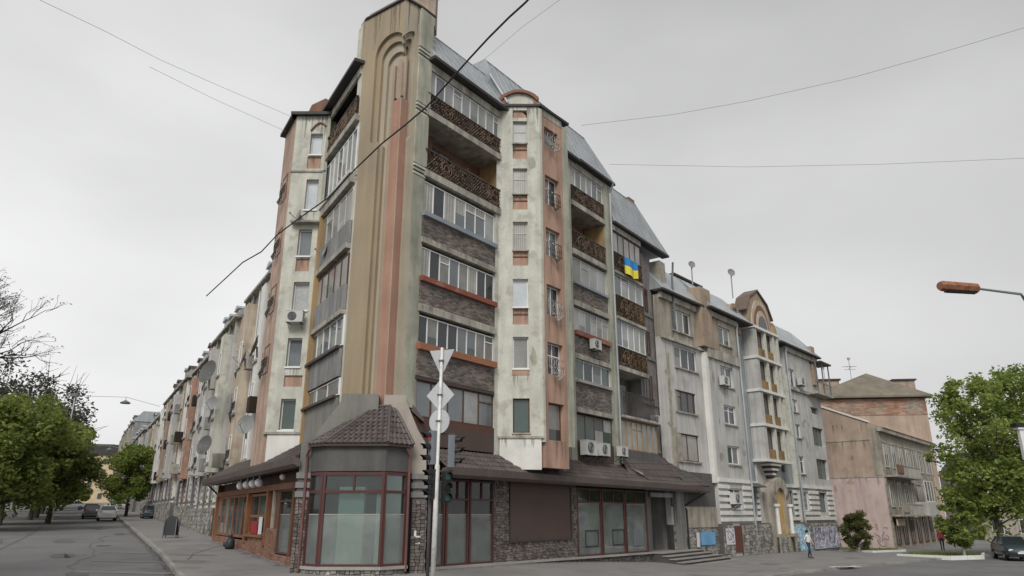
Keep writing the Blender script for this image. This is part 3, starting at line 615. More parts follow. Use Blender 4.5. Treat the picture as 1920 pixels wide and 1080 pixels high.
# column 1 on the right facade
loggia(R, -.95, 4.65, [('panel', 22.05, 22.42, 'slab'), ('win', 20.85, 22.02, 9, 'upvc', NT), ('lat', 19.95, 20.8, 'lattice'), ('slab', 19.62, .3),
    ('lat', 16.95, 17.95, 'lattice'), ('slab', 16.6, .32)])
loggia(R, -.95, 4.15, [('win', 14.95, 16.42, 7, 'upvc', CU), ('sill', 14.72, 14.92, 'blue_sill'), ('brick', 13.76, 14.72), ('slab', 13.5, .25),
    ('win', 12.02, 13.35, 8, 'upvc', CU), ('sill', 11.78, 12.0, 'red_sill'), ('brick', 10.8, 11.78), ('slab', 10.48, .31),
    ('win', 9.17, 10.35, 8, 'upvc', DK), ('sill', 8.88, 9.15, 'orange_sill'), ('brick', 7.82, 8.88), ('panel', 7.66, 7.82, 'flashing'),
    ('win', 6.2, 7.64, 5, 'brown_frame', ['glass_net', 'glass_blue']), ('panel', 5.9, 6.18, 'brown_frame'), ('panel', 5.1, 5.9, 'brown_panel')])
for z0, z1 in ((16.92, 19.62),):
    window(B, R, .6, 2.2, z0 + .2, z1 - .4, 1.3, 2, 'brown_frame'); bx('shelf', B, R, 3.1, 4.3, .9, 1.25, 18.2, 18.26, 'ochre'); bx('shelf', B, R, 3.1, 4.3, .9, 1.25, 18.7, 18.76, 'ochre'); bx('shelf_post', B, R, 3.08, 3.14, .9, 1.25, 17.3, 18.9, 'ochre')
bx('loggia_side', B, R, 4.60, 4.66, 0, 1.4, 16.92, 19.62, 'ochre')
core(R, -1.0, 2.5, 1.42, 3.6, 3.9, 22.6, 'salmon_dark'); core(R, 2.5, 15.4, 1.425, 7.5, 3.9, 22.55, 'salmon_dark')
core(R, 15.4, 24.2, 1.44, 8.6, 3.9, 19.7, 'recess_wall')
core(Lf, -8.2, -2.2, 1.40, 3.6, 3.9, 22.55, 'salmon_dark')
core(Lf, -18, -8.2, .1, 8, 3.9, 22.5, 'olive')
# pilaster right of column 1, with two downpipes
core(R, 4.17, 4.72, -.02, 1.5, 4.6, 16.6, 'pale', 'pilaster'); core(R, 4.67, 5.2, .05, 1.5, 16.6, 22.6, 'pale', 'pilaster')
# behind-bay block between column 1 and column 2
core(R, 5.2, 11.2, .3, 1.5, 4.4, 22.5, 'pale')
# column 2
c2 = [('panel', 22.2, 22.6, 'slab'), ('win', 21.0, 22.2, 6, 'upvc', NT), ('lat', 19.98, 20.96, 'lattice'), ('slab', 19.66, .3), ('lat', 16.98, 18.1, 'lattice'), ('slab', 16.64, .32),
    ('win', 15.0, 16.5, 4, 'old_white', ['glass_curtain', 'glass_net']), ('sill', 14.84, 14.98, 'blue_sill'), ('brick', 13.9, 14.84), ('slab', 13.6, .28),
    ('win', 12.2, 13.5, 6, 'old_white', NT), ('sill', 11.9, 12.16, 'red_sill'), ('brick', 10.86, 11.9), ('slab', 10.6, .26),
    ('win', 9.48, 10.58, 4, 'upvc', DK), ('sill', 9.3, 9.46, 'sill_stone'), ('brick', 7.95, 9.3), ('slab', 7.7, .25),
    ('win', 6.2, 7.6, 4, 'brown_frame', ['glass_net', 'glass_blue', 'glass_green']), ('panel', 5.1, 6.18, 'brown_panel')]
loggia(R, 11.25, 15.15, c2)
bx('loggia_side', B, R, 15.09, 15.15, 0, 1.4, 16.96, 19.64, 'ochre')
core(R, 15.17, 16.15, -.06, 1.5, 4.8, 22.6, 'olive', 'pilaster'); core(R, 10.7, 11.23, -.04, 1.5, 5, 22.6, 'olive', 'pilaster')
# column 3 (one storey lower)
c3 = [('panel', 19.75, 20.1, 'slab'), ('win', 18.3, 19.7, 5, 'red_frame', NT), ('lat', 17.05, 18.26, 'lattice_wood'), ('slab', 16.85, .18), ('win', 15.5, 16.85, 4, 'upvc', ['glass_net', 'glass_blue']), ('lat', 14.1, 15.46, 'lattice_wood'), ('slab', 13.9, .18),
    ('win', 12.25, 13.88, 5, 'upvc', NT), ('lat', 11.02, 12.2, 'lattice_wood'), ('slab', 10.75, .25), ('slab', 7.85, .2)]
loggia(R, 16.2, 20.1, c3)
window(B, R, 16.0, 20.7, 6.1, 7.8, -.1, 7, 'ochre', .07, None, vary=['glass_net', 'glass_blind']); bx('wall_panel', B, R, 15.95, 20.75, -.12, .1, 5.0, 6.1, 'dark_render'); bx('eave_board', B, R, 15.9, 20.9, -.3, .3, 7.8, 7.9, 'flashing')
b = MB(); b.box(0, 4.2, 0, .04, 1.35, 1.4).box(0, 4.2, 0, .04, .05, .09)
for i in range(29): b.box(i * .148, i * .148 + .025, 0, .03, .05, 1.4)
for i in range(9): b.tube([(i * .48 + .15 + .14 * math.cos(t * PI / 5), .0, .95 + .16 * math.sin(t * PI / 5)) for t in range(11)], .012, 4, 0, False)
part('railing', b.mesh('railing', 'iron'), B, R, 16.2, -.25, 8.05); window(B, R, 17, 19.5, 8.1, 10.3, 1.3, 3, 'old_white')
bx('balcony_floor', B, R, 16.1, 20.6, -.3, 1.4, 7.9, 8.04, 'slab')
# recess wall and end column
core(R, 20.12, 22.5, .5, 1.6, 4.8, 19.7, 'recess_wall')
for z in (6.6, 9.6, 12.6, 15.6): window(B, R, 20.45, 20.85, z, z + 1.6, .44, 1, 'recess_wall', .05, 'glass_dark'); window(B, R, 21.3, 21.7, z, z + 1.6, .44, 1, 'brown_frame', .05, 'glass_dark'); bx('ledge', B, R, 20.2, 22.3, .4, .5, z - .35, z - .2, 'recess_wall')
for i, (z0, z1, w_) in enumerate(((3.5, 8, 1.5), (8, 13.0, 1.4), (13.0, 16.4, 1.25), (16.4, 19.6, .9))): bx('end_column', B, R, 22.95, 22.95 + w_, -.12 + .03 * i, 1.5, z0, z1, 'column')
part('downpipe', MB().tube([(24.2, -.5, 19.7), (24.25, -.4, 18.9), (24.05, -.42, 18.6), (24.05, -.42, 15.0)], .07, 6).mesh('downpipe', 'pipe_dark'), B, R)
# eaves and mansard roofs
def mansard(fr, u0, u1, ze, zt, name='roof', hipl=0, hipr=0, seam=.55, yt=1.2, ov=.35, ye=8.5):
    b = MB(); a = [(u0, -ov, ze), (u1, -ov, ze), (u1 - hipr, yt, zt), (u0 + hipl, yt, zt)]; b.q(a)
    b.q([(u1, -ov, ze), (u1, ye, ze), (u1 - hipr, ye, zt), (u1 - hipr, yt, zt)]); b.q([(u0, ye, ze), (u0, -ov, ze), (u0 + hipl, yt, zt), (u0 + hipl, ye, zt)])
    b.q([(u0 + hipl, yt, zt), (u1 - hipr, yt, zt), (u1 - hipr, ye, zt + .02), (u0 + hipl, ye, zt + .02)]); b.q([(u0, ye, ze), (u1, ye, ze), (u1, -ov, ze), (u0, -ov, ze)])
    n = max(1, int((u1 - u0) / seam))
    for i in range(n + 1):
        f = i / n; x0 = u0 + (u1 - u0) * f; x1 = (u0 + hipl) + (u1 - hipr - u0 - hipl) * f; b.tube([(x0, -ov - .01, ze), (x1, yt - .01, zt)], .018, 4)
    b.tube([(u0 + hipl, yt, zt), (u1 - hipr, yt, zt)], .05, 6)
    o = part(name, b.mesh(name, 'roof_metal'), B, fr)
    part('eave_board', MB().box(u0 - .02, u1 + .02, -ov - .06, .3, ze - .16, ze - .01).mesh('eave_board', 'roof_dark'), B, fr); return o
mansard(R, -.9, 4.7, 22.62, 25.25, ye=3.0); mansard(R, 4.75, 11.9, 22.7, 26.2, ye=6); mansard(R, 11.92, 16.15, 22.78, 26.1, hipr=1.0); mansard(R, 16.2, 24.2, 20.28, 23.9, hipr=2.0, ov=.2)
part('party_wall', MB().yz([(-.42, 22.5), (1.15, 26.25), (3, 26.25), (3, 22.5)], 4.66, 4.74).mesh('party_wall', 'roof_metal'), B, R)
bx('chimney', B, R, 22.0, 22.9, 1.6, 2.4, 23.9, 24.6, 'salmon_dark')
part('downpipe', MB().tube([(4.5, .7, 25.0), (4.62, -.4, 22.9), (4.9, -.5, 22.5), (5.0, -.2, 22.0), (5.0, -.2, 5.2), (5.6, -.9, 4.5)], .07, 8).mesh('downpipe', 'pipe'), B, R)
part('downpipe', MB().tube([(5.18, -.15, 22.2), (5.18, -.15, 5.3)], .05, 6).mesh('downpipe', 'pipe_dark'), B, R)
part('downpipe', MB().tube([(15.6, -.6, 22.6), (15.75, -.2, 22.0), (15.75, -.2, 5.3), (16.8, -.9, 4.7)], .06, 8).mesh('downpipe', 'pipe'), B, R)
# --- right bay
wins = [(.04, .77, 20.6, 21.86), (.04, .77, 17.77, 19.16), (.04, .77, 14.78, 16.25), (.04, .77, 11.89, 13.28), (.04, .77, 8.93, 10.43), (.04, .80, 6.01, 7.55)]
pan = [(.04, .77, 22.05, 22.5), (.04, .77, 19.7, 20.56), (.04, .77, 16.9, 17.7), (.04, .77, 13.96, 14.72), (.04, .77, 11.02, 11.84)]
b = MB(); wallgrid(b, -.78, 1.4, 5.85, 22.7, wins + pan, 0, .35); part('bay_wall', b.mesh('bay_wall', 'pale'), B, FR)
kinds = [('old_white', 'glass_net', .55), ('old_white', 'glass_blind', .6), ('old_white', 'glass_blind', .6), ('upvc', 'glass_sky', None), ('upvc', 'glass_curtain', None), ('brown_frame', 'glass_green', None)]
for (a, c, z0, z1), (fm, gm, tr) in zip(wins, kinds): window(B, FR, a, c, z0, z1, .14, 1, fm, .055, gm, tr); bx('sill', B, FR, a - .04, c + .04, -.05, .14, z0 - .07, z0 - .005, 'upvc' if z0 in (8.93, 11.89) else 'slab')
for i, (a, c, z0, z1) in enumerate(pan):
    h = (z1 - z0)
    if i == 0: part('arch_panel', MB().xz([(a, z0), (c, z0), (c - .05, z0 + h * .45), (c - .25, z0 + h * .85), (a + .3, z1), (a, z1)], .10, .2).mesh('arch_panel', 'salmon'), B, FR); continue
    part('panel', boxmesh(c - a, .1, h, 'salmon'), B, FR, a, .12, z0); bx('panel_ledge', B, FR, a, c, .07, .12, z0 + h * .62, z0 + h * .68, 'salmon_dark')
bx('panel', B, FR, .0, .8, -.02, 0, 8.62, 8.84, 'salmon'); bx('ledge', B, FR, -.6, 1.46, -.08, .3, 5.76, 5.85, 'slab')
part('bay_base', MB().xz([(-.55, 4.4), (1.32, 4.4), (1.32, 5.76), (-.55, 5.76)], -.02, .5).mesh('bay_base', 'white_paint'), B, FR)
bx('bay_roof_slab', B, FR, -.85, 1.5, -.1, 1.5, 22.7, 22.82, 'roof_dark')
b = MB(); arc = [(-.6, 22.82)] + [(-.6 + .02 + 1.9 * i / 10, 23.15 + .5 * math.sin(PI * i / 10) ** .7) for i in range(11)] + [(1.35, 22.82)]
b.xz(arc, .1, .4); part('gable', b.mesh('gable', 'pale'), B, FR)
b = MB(); outer = [(x * 1.06, z + .05) for x, z in arc[1:-1]]; inner = [(x * .97 + .01, z - .1) for x, z in arc[1:-1]]; b.xz(outer + inner[::-1], -.08, .6); part('gable_roof', b.mesh('gable_roof', 'salmon_dark'), B, FR)
bx('gable_pier', B, FR, -.62, -.35, .0, .3, 22.85, 23.45, 'red_sill'); bx('gable_pier', B, FR, 1.12, 1.36, .0, .3, 22.85, 23.35, 'red_sill')
sw = [(.42, 1.6, 20.68, 21.76), (.42, 1.6, 17.4, 19.0), (.42, 1.6, 14.64, 16.13), (.42, 1.6, 11.62, 13.15), (.42, 1.65, 8.75, 10.28), (.42, 1.65, 5.73, 7.43)]
b = MB(); wallgrid(b, .16, 1.95, 4.5, 22.3, sw, 0, .35); part('bay_wall', b.mesh('bay_wall', 'salmon'), B, SR)
bx('corner_pilaster', B, SR, 0, .16, -.05, .35, 5.6, 22.6, 'pale'); bx('corner_pilaster', B, SR, 1.95, 2.4, -.05, .5, 5.5, 22.4, 'olive'); bx('bay_return', B, SR, 2.2, 2.4, .5, 4.2, 4.5, 22.3, 'olive')
bx('bay_wall_top', B, SR, .16, 1.95, -.02, .4, 22.3, 22.7, 'slab'); bx('bay_roof_slab', B, SR, -.05, 2.5, -.12, 1.6, 22.7, 22.83, 'roof_dark')
part('bay_roof', MB().yz([(.0, 22.83), (1.8, 22.83), (1.8, 24.2)], 0, 2.4).mesh('bay_roof', 'salmon_dark'), B, SR)
def grille():
    b = MB()
    for i in range(7): x = i * .19; b.tube([(x, 0, .75), (x, -.02, .35), (x * .7 + .17, -.16, .05), (.57, -.12, -.28)], .014, 4)
    for z, s in ((.75, 1), (.35, 1), (.05, .8)): b.tube([(.57 - .57 * s, -.02 - .1 * (1 - s) * 4, z), (.57 + .57 * s, -.02 - .1 * (1 - s) * 4, z)], .016, 4)
    for c in (.2, .57, .94): b.tube([(c + .13 * math.cos(t * PI / 6), -.05, .56 + .15 * math.sin(t * PI / 6)) for t in range(13)], .014, 4, 0, False)
    for i in range(5): b.ball((.2 + i * .185, -.14, .02 - .12 * (2 - abs(i - 2))), .05, 6)
    b.tube([(.57, -.1, .75), (.57, -.12, 1.0)], .014, 4); return b
gm_ = {'iron': grille().mesh('window_grille', 'iron'), 'iron_pale': grille().mesh('window_grille', 'iron_pale')}
for i, (a, c, z0, z1) in enumerate(sw):
    window(B, SR, a, c, z0, z1, .22, 2 if 0 < i < 5 else 1, 'brown_frame' if i in (0, 5) else 'upvc', .055, None, .62 if i in (1, 2, 4) else None, vary=['glass_dark', 'glass_blue', 'glass_curtain'])
    if i < 5: part('window_grille', gm_['iron' if i in (1, 2) else 'iron_pale'], B, SR, a + .02, -.08, z0 + .0)
# --- left loggia column
cl_ = [('panel', 22.05, 22.42, 'slab'), ('lat', 19.95, 20.9, 'lattice'), ('slab', 19.62, .3), ('win', 17.1, 19.3, 7, 'upvc', ['glass_blue', 'glass_dark', 'glass_net']), ('sill', 16.92, 17.08, 'old_white'), ('slab', 16.5, .4),
    ('win', 14.7, 16.3, 5, 'old_white', ['glass_curtain', 'glass_net']), ('panel', 13.65, 14.7, 'grey_render'), ('slab', 13.4, .24), ('win', 11.8, 13.2, 5, 'brown_frame', ['glass_curtain', 'glass_net']), ('panel', 10.7, 11.8, 'grey_render'), ('slab', 10.48, .2),
    ('win', 9.15, 10.45, 5, 'upvc', ['glass_blue', 'glass_net']), ('sill', 9.0, 9.12, 'flashing'), ('panel', 7.85, 9.0, 'grey_render'), ('win', 7.1, 7.8, 3, 'upvc', DK), ('sill', 6.98, 7.08, 'flashing'), ('panel', 4.8, 6.98, 'skirt')]
loggia(Lf, -7.3, -2.5, cl_)
window(B, Lf, -7.2, -2.6, 21.0, 22.02, .5, 3, 'upvc', .05, ['glass_sky', 'glass_blue', 'glass_sky'])
core(Lf, -7.5, -7.0, -.14, 1.4, 4.8, 16.5, 'ochre', 'loggia_side'); bx('eave_board', B, Lf, -8.4, -2.3, -.4, 1.5, 22.5, 22.66, 'roof_dark')
part('downpipe', MB().tube([(-7.5, -.2, 22.4), (-7.5, -.2, 5.0)], .06, 8).mesh('downpipe', 'pipe'), B, Lf)
# --- left bay
lw = [(-10.34, -9.72, 20.0, 21.2), (-10.34, -9.72, 16.95, 18.6), (-10.48, -9.82, 14.5, 15.9), (-10.48, -9.72, 11.76, 13.17), (-10.5, -9.82, 9.04, 10.4), (-10.54, -9.86, 6.14, 7.55)]
lp = [(-10.4, -9.7, 19.2, 19.88), (-10.48, -9.82, 13.7, 14.36), (-10.5, -9.66, 8.1, 8.63)]
b = MB(); wallgrid(b, -11.15, -9.5, 6.05, 22.2, lw + lp, 0, .4); part('bay_wall', b.mesh('bay_wall', 'pale'), B, FL)
for i, (a, c, z0, z1) in enumerate(lw): window(B, FL, a, c, z0, z1, .2, 1, 'upvc', .06, ['glass_sky', 'glass_sky', 'glass_blue', 'glass_net', 'glass_blue', 'glass_green'][i]); bx('sill', B, FL, a - .04, c + .04, -.06, .2, z0 - .08, z0 - .005, 'upvc')
for a, c, z0, z1 in lp: part('panel', boxmesh(c - a, .1, z1 - z0, 'salmon'), B, FL, a, .08, z0)
bx('corner_pilaster', B, FL, -9.52, -9.36, -.06, .4, 6.2, 22.2, 'olive')
part('arch_moulding', MB().tube([(-10.35 + .75 * i / 8, -.03, 21.35 + .45 * math.sin(PI * i / 8 * .8)) for i in range(9)], .05, 6).mesh('arch_moulding', 'salmon_dark'), B, FL)
bx('ledge', B, FL, -11.2, -9.4, -.06, .1, 19.0, 19.08, 'slab'); bx('ledge', B, FL, -11.22, -9.4, -.1, .3, 5.95, 6.05, 'slab'); part('ledge', boxmesh(1.35, .5, .1, 'slab'), B, FL, -10.85, -.35, 16.15)
bx('bay_base', B, FL, -11.0, -9.3, -.03, .5, 4.6, 5.95, 'white_paint')
bx('bay_roof_slab', B, FL, -11.4, -9.2, -.25, 1.2, 22.2, 22.36, 'roof_dark')
bx('bay_wall', B, SL, -2.4, 0, 0, .4, 4.6, 22.2, 'side_pink')
bx('bay_infill', B, WORLD, -11.0, -9.2, 33.0, 36, 4.6, 22.1, 'olive'); bx('bay_roof_slab', B, SL, -2.6, .1, -.25, 2, 22.2, 22.36, 'roof_dark')
part('bay_roof', MB().xz([(-10.9, 22.36), (-9.2, 22.36), (-9.3, 23.2), (-9.9, 23.6), (-10.6, 23.2)], .5, 3).mesh('bay_roof', 'salmon_dark'), B, FL)
for z in (8.9, 11.9, 14.9, 17.9): part('window_grille', gm_['iron'], B, SL, -1.8, -.08, z); window(B, SL, -1.8, -.7, z, z + 1.4, -.02, 1, 'brown_frame', .06, 'glass_dark')

# --- right shop front and canopy
SH = -.30
def sillz(u): return .62 - .0085 * u
secs = [(.0, .70), (.78, 2.15), (2.23, 3.80)]
def shopwin(fr, u0, u1, zt, ztr, n=1, zs=.6, yy=SH, film=2.5, fm='red_frame'):
    w_ = u1 - u0; o = part('shop_window', MB().box(0, .08, -.03, .1, 0, zt - zs).box(w_ - .08, w_, -.031, .1, 0, zt - zs).box(.08, w_ - .08, -.02, .09, zt - zs - .08, zt - zs).box(.08, w_ - .08, -.02, .09, 0, .07).box(.08, w_ - .08, -.02, .09, ztr - zs, ztr - zs + .07).mesh('shop_frame', fm), B, fr, u0, yy, zs)
    for i in range(1, n): part('mullion', boxmesh(.05, .08, zt - ztr - .16, fm), o, fr, u0 + w_ * i / n, yy - .01, ztr + .07)
    part('pane', boxmesh(w_ - .16, .012, film - zs - .07, 'shop_film'), o, fr, u0 + .08, yy + .05, zs + .07); part('pane', boxmesh(w_ - .16, .012, zt - film - .08, 'shop_clear'), o, fr, u0 + .08, yy + .05, film)
    part('film_edge', boxmesh(w_ - .16, .006, .03, 'sill_stone'), o, fr, u0 + .08, yy + .035, film - .01); return o
for a, c in secs: shopwin(R, a, c, 3.86, 3.05, 2 if c - a > 1 else 1, sillz(a))
for a, c in ((10.6, 13.0), (13.1, 15.6), (15.7, 18.3)): shopwin(R, a, c, 3.8, 3.08, 2, sillz(a), film=3.05)
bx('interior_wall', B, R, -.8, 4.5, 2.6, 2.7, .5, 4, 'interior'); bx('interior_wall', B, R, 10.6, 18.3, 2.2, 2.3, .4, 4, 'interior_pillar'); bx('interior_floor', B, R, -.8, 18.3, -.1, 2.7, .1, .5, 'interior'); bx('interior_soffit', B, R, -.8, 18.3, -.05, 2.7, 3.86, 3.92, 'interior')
for u in (11.4, 14.2): part('notice_frame', MB().box(0, 1.3, 0, .02, 0, .05).box(0, 1.3, 0, .02, .75, .8).box(0, .05, 0, .02, .05, .75).box(1.25, 1.3, 0, .02, .05, .75).mesh('notice_frame', 'board_black'), B, R, u, SH + .02, .95)
bx('notice_frame', B, R, 16.6, 17.5, SH + .02, SH + .04, .85, 1.75, 'signal_grey')
def stones(fr, u0, u1, y, z0, z1, m='stone', size=.26, seed=1): return part('stone_facing', stonemesh(u1 - u0, z1 - z0, m, size, seed), B, fr, u0, y, z0, kind='stuff')
core(R, 3.84, 4.9, SH + .05, .5, 0, 3.9, 'mortar', 'shop_pier'); stones(R, 3.84, 4.9, SH, .5, 3.9, 'stone', .2, 41)
core(R, 4.9, 10.1, SH + .05, .5, 0, 1.4, 'mortar', 'shop_pier'); stones(R, 4.9, 10.1, SH, .5, 1.34, 'stone', .22, 42)
core(R, 10.0, 10.58, SH + .05, .5, 0, 3.9, 'mortar', 'shop_pier'); stones(R, 10.0, 10.58, SH, .5, 3.9, 'stone', .2, 43)
bx('blank_panel', B, R, 4.95, 9.95, SH - .03, SH + .06, 1.4, 3.9, 'brown_panel'); part('panel_frame', MB().box(0, 5.1, -.05, .0, 0, .07).box(0, .07, -.051, 0, .07, 2.5).box(5.03, 5.1, -.051, 0, .07, 2.5).mesh('panel_frame', 'flashing'), B, R, 4.9, SH - .03, 1.34)
bs = MB(); bs.q([(-.3, -.5, sillz(0)), (18.9, -.5, sillz(18.9)), (18.9, -.2, sillz(18.9)), (-.3, -.2, sillz(0))]); bs.q([(-.3, -.5, sillz(0) - .09), (18.9, -.5, sillz(18.9) - .09), (18.9, -.5, sillz(18.9)), (-.3, -.5, sillz(0))])
part('sill', bs.mesh('sill', 'sill_stone'), B, R); bx('plinth', B, R, -.3, 18.9, -.36, .1, -.6, .40, 'mortar'); stones(R, -.3, 18.9, -.40, -.45, .45, 'stone_dark', .24, 44)
# canopy
def canopy(fr, pts_low, pts_high, tiles=True):
    pass
CO = -1.1
segs = [(-.1, 5.6), (5.6, 10.6), (10.6, 15.8), (15.8, 22.8)]
for a, c in segs: part('roof_tiles', tilemesh((a, CO, 4.22), (c, CO, 4.22), (c, -.05, 5.0 if c < 5.7 else 5.15), (a, -.05, 5.0 if a < 5 else 5.15), .25, .3), B, R, kind='stuff')
part('roof_tiles', tilemesh((22.8, CO, 4.22), (26.2, CO, 4.3), (23.4, .6, 6.0), (22.0, -.05, 5.5), .25, .3), B, R, kind='stuff')
part('roof_tiles', tilemesh((15.8, -.6, 4.65), (24.4, -.6, 4.75), (22.6, .3, 6.0), (15.8, -.1, 5.55), .25, .3), B, R, kind='stuff')
part('roof_tiles', tilemesh((26.2, CO, 4.3), (26.0, 1.4, 4.3), (23.6, 1.2, 6.0), (23.4, .6, 6.0), .25, .3), B, R, kind='stuff')
part('gutter', MB().yz([(CO - .14, 4.25), (CO - .1, 3.98), (CO + .1, 3.86), (CO + .14, 3.9), (CO + .1, 4.2)], -.3, 26.3).mesh('gutter', 'gutter'), B, R)
part('gutter', MB().box(26.15, 26.35, CO, 1.4, 3.95, 4.28).mesh('gutter', 'gutter'), B, R)
bx('canopy_soffit', B, R, -.2, 26.1, CO + .1, -.28, 3.9, 3.94, 'flashing'); bx('canopy_soffit', B, R, 18.4, 26.1, -.28, 1.4, 3.9, 3.94, 'flashing')
for u in (4.95, 15.9): part('hip_cap', MB().tube([(u, -.1, 5.45), (u + 1.6, CO + .1, 4.32)], .07, 6).mesh('hip_cap', 'flashing'), B, R)
# porch and steps
core(R, 18.35, 18.9, SH, 3.4, -.3, 3.9, 'dark_render', 'porch_pier'); core(R, 22.6, 23.7, SH, 3.0, -.3, 3.9, 'grey_render', 'porch_pier')
bx('porch_back', B, R, 18.9, 22.6, 1.9, 2.0, -.3, 3.9, 'brown_frame'); window(B, R, 18.95, 20.3, .55, 3.3, 1.8, 1, 'brown_frame', .09, 'glass_dark', .75, 'door'); window(B, R, 20.4, 22.3, .55, 3.3, 1.8, 1, 'brown_frame', .09, 'glass_green', .75)
bx('porch_sign', B, R, 18.6, 21.6, -.5, -.4, 3.5, 3.75, 'grey_render')
for i in range(6):
    zt_ = .42 - .155 * i; y0 = -1.0 - .42 * i; u1 = 24.6 + .42 * i
    st_ = bx('step', B, R, 18.6, u1, y0, 2.0 if i == 0 else y0 + .42, -.55, zt_ - .05, 'grey_dark'); bx('tread', st_, R, 18.55, u1 + .04, y0 - .04, 2.0 if i == 0 else y0 + .42, zt_ - .05, zt_, 'step_stone')
    if i: st_ = bx('step', B, R, u1 - .42, u1, y0 + .425, 1.5, -.56, zt_ - .055, 'grey_dark'); bx('tread', st_, R, u1 - .42, u1 + .04, y0 + .425, 1.5, zt_ - .055, zt_ - .005, 'step_stone')
part('downpipe', MB().tube([(26.0, CO + .1, 3.95), (23.9, CO + .9, 3.0), (23.8, SH - .1, 2.8), (23.8, SH - .1, .1)], .06, 8).mesh('downpipe', 'cable'), B, R)
# --- left pavilion
PO = -1.0
def gl_(u): return g(*Lf.W(u, PO)[:2])
part('roof_tiles', tilemesh((-22.4, -1.75, 4.45), (-1.2, -1.75, 4.45), (-5.6, -.05, 5.5), (-22.0, -.05, 5.5), .25, .3), B, Lf, kind='stuff')
part('gutter', MB().yz([(-1.9, 4.5), (-1.86, 4.25), (-1.66, 4.15), (-1.6, 4.2), (-1.66, 4.45)], -22.6, -1.0).mesh('gutter', 'gutter'), B, Lf); bx('canopy_soffit', B, Lf, -22.4, -1.5, -1.66, PO, 4.2, 4.24, 'flashing')
part('hip_cap', MB().tube([(-1.2, -1.7, 4.5), (-5.6, -.1, 5.56)], .08, 6).mesh('hip_cap', 'flashing'), B, Lf)
part('eave_brace', MB().tube([(-22.6, -1.6, 4.3), (-22.2, -1.0, 3.7)], .05, 6).mesh('eave_brace', 'cable'), B, Lf)
core(Lf, -22.0, -3.2, PO + .3, .4, 3.55, 4.22, 'wood_dark', 'fascia'); bx('end_wall', B, Lf, -22.0, -21.8, PO, .3, .3, 4.2, 'wood_dark')
bx('back_wall', B, Lf, -21.9, -3.2, .2, .3, .4, 4.2, 'wood_dark')
# base in brown brick that follows the slope
for u0, u1 in ((-21.9, -16.5), (-16.5, -11.8), (-11.8, -8.4), (-8.4, -6.3), (-6.3, -3.3)):
    zb = min(gl_(u0), gl_(u1)) - .05; zt = {(-21.9): 1.35, (-16.5): 1.3, (-11.8): 1.55, (-8.4): 1.95, (-6.3): .95}[u0]
    part('brick_panel', brickmesh(u1 - u0, zt - zb, .24, .1, 'brown_brick'), B, Lf, u0, PO - .02, zb, kind='stuff')
window(B, Lf, -21.4, -12.9, 1.4, 3.5, PO + .03, 7, 'wood', .13, None, vary=['glass_dark', 'glass_green', 'glass_curtain']); bx('timber_beam', B, Lf, -21.9, -3.4, PO - .05, PO + .25, 3.5, 3.75, 'wood')
for u in (-21.9, -12.85, -8.5): bx('timber_post', B, Lf, u, u + .32, PO - .06, PO + .2, 1.2, 3.5, 'wood')
window(B, Lf, -12.4, -8.6, 1.6, 3.45, PO + .08, 2, 'wood', .12, ['glass_dark', 'glass_green'], .45); bx('window_ledge', B, Lf, -12.4, -8.5, PO - .12, PO + .02, 1.52, 1.62, 'wood'); bx('menu_board', B, Lf, -11.6, -10.2, PO + .02, PO + .05, 1.65, 2.2, 'red_cloth'); bx('menu_board', B, Lf, -9.9, -9.3, PO + .02, PO + .05, 1.65, 2.4, 'poster_white')
bx('timber_wall', B, Lf, -8.2, -6.4, PO + .1, PO + .2, 1.6, 3.5, 'wood_dark'); bx('timber_post', B, Lf, -7.5, -7.3, PO - .0, PO + .1, 1.9, 3.5, 'old_plaster')
shopwin(Lf, -6.3, -4.2, 3.5, 3.0, 1, 1.0, PO + .06, 2.5, 'brown_frame')
bx('timber_post', B, Lf, -4.2, -3.9, PO, PO + .3, .6, 3.6, 'wood_dark'); shopwin(Lf, -3.9, -3.0, 3.5, 3.0, 1, 1.0, PO + .26, 2.5, 'brown_frame')

# ---------------------------------------------------------------- hanging lamps under the left canopy
for i, u in enumerate((-13.2, -11.6, -10.2, -8.9)):
    o = part('ball_lamp', MB().ball((0, 0, 0), .2, 12).tube([(0, 0, .18), (0, 0, .35)], .03, 6).mesh('ball_lamp', 'globe', True), None, Lf, u, PO - .35, 3.88)
    tag(o, ['white ball lamp under the left canopy, farthest left in the row', 'white ball lamp under the left canopy, second from the left', 'white ball lamp under the left canopy, third from the left', 'white ball lamp under the left canopy, rightmost of the four'][i], 'lamp', 'ball lamps under the left shop canopy')
o = part('ball_lamp', MB().ball((0, 0, 0), .12, 12).mesh('ball_lamp', 'globe', True), None, Lf, -4.6, PO - .35, 3.95); tag(o, 'small single white lamp under the canopy above the teal shop window', 'lamp')

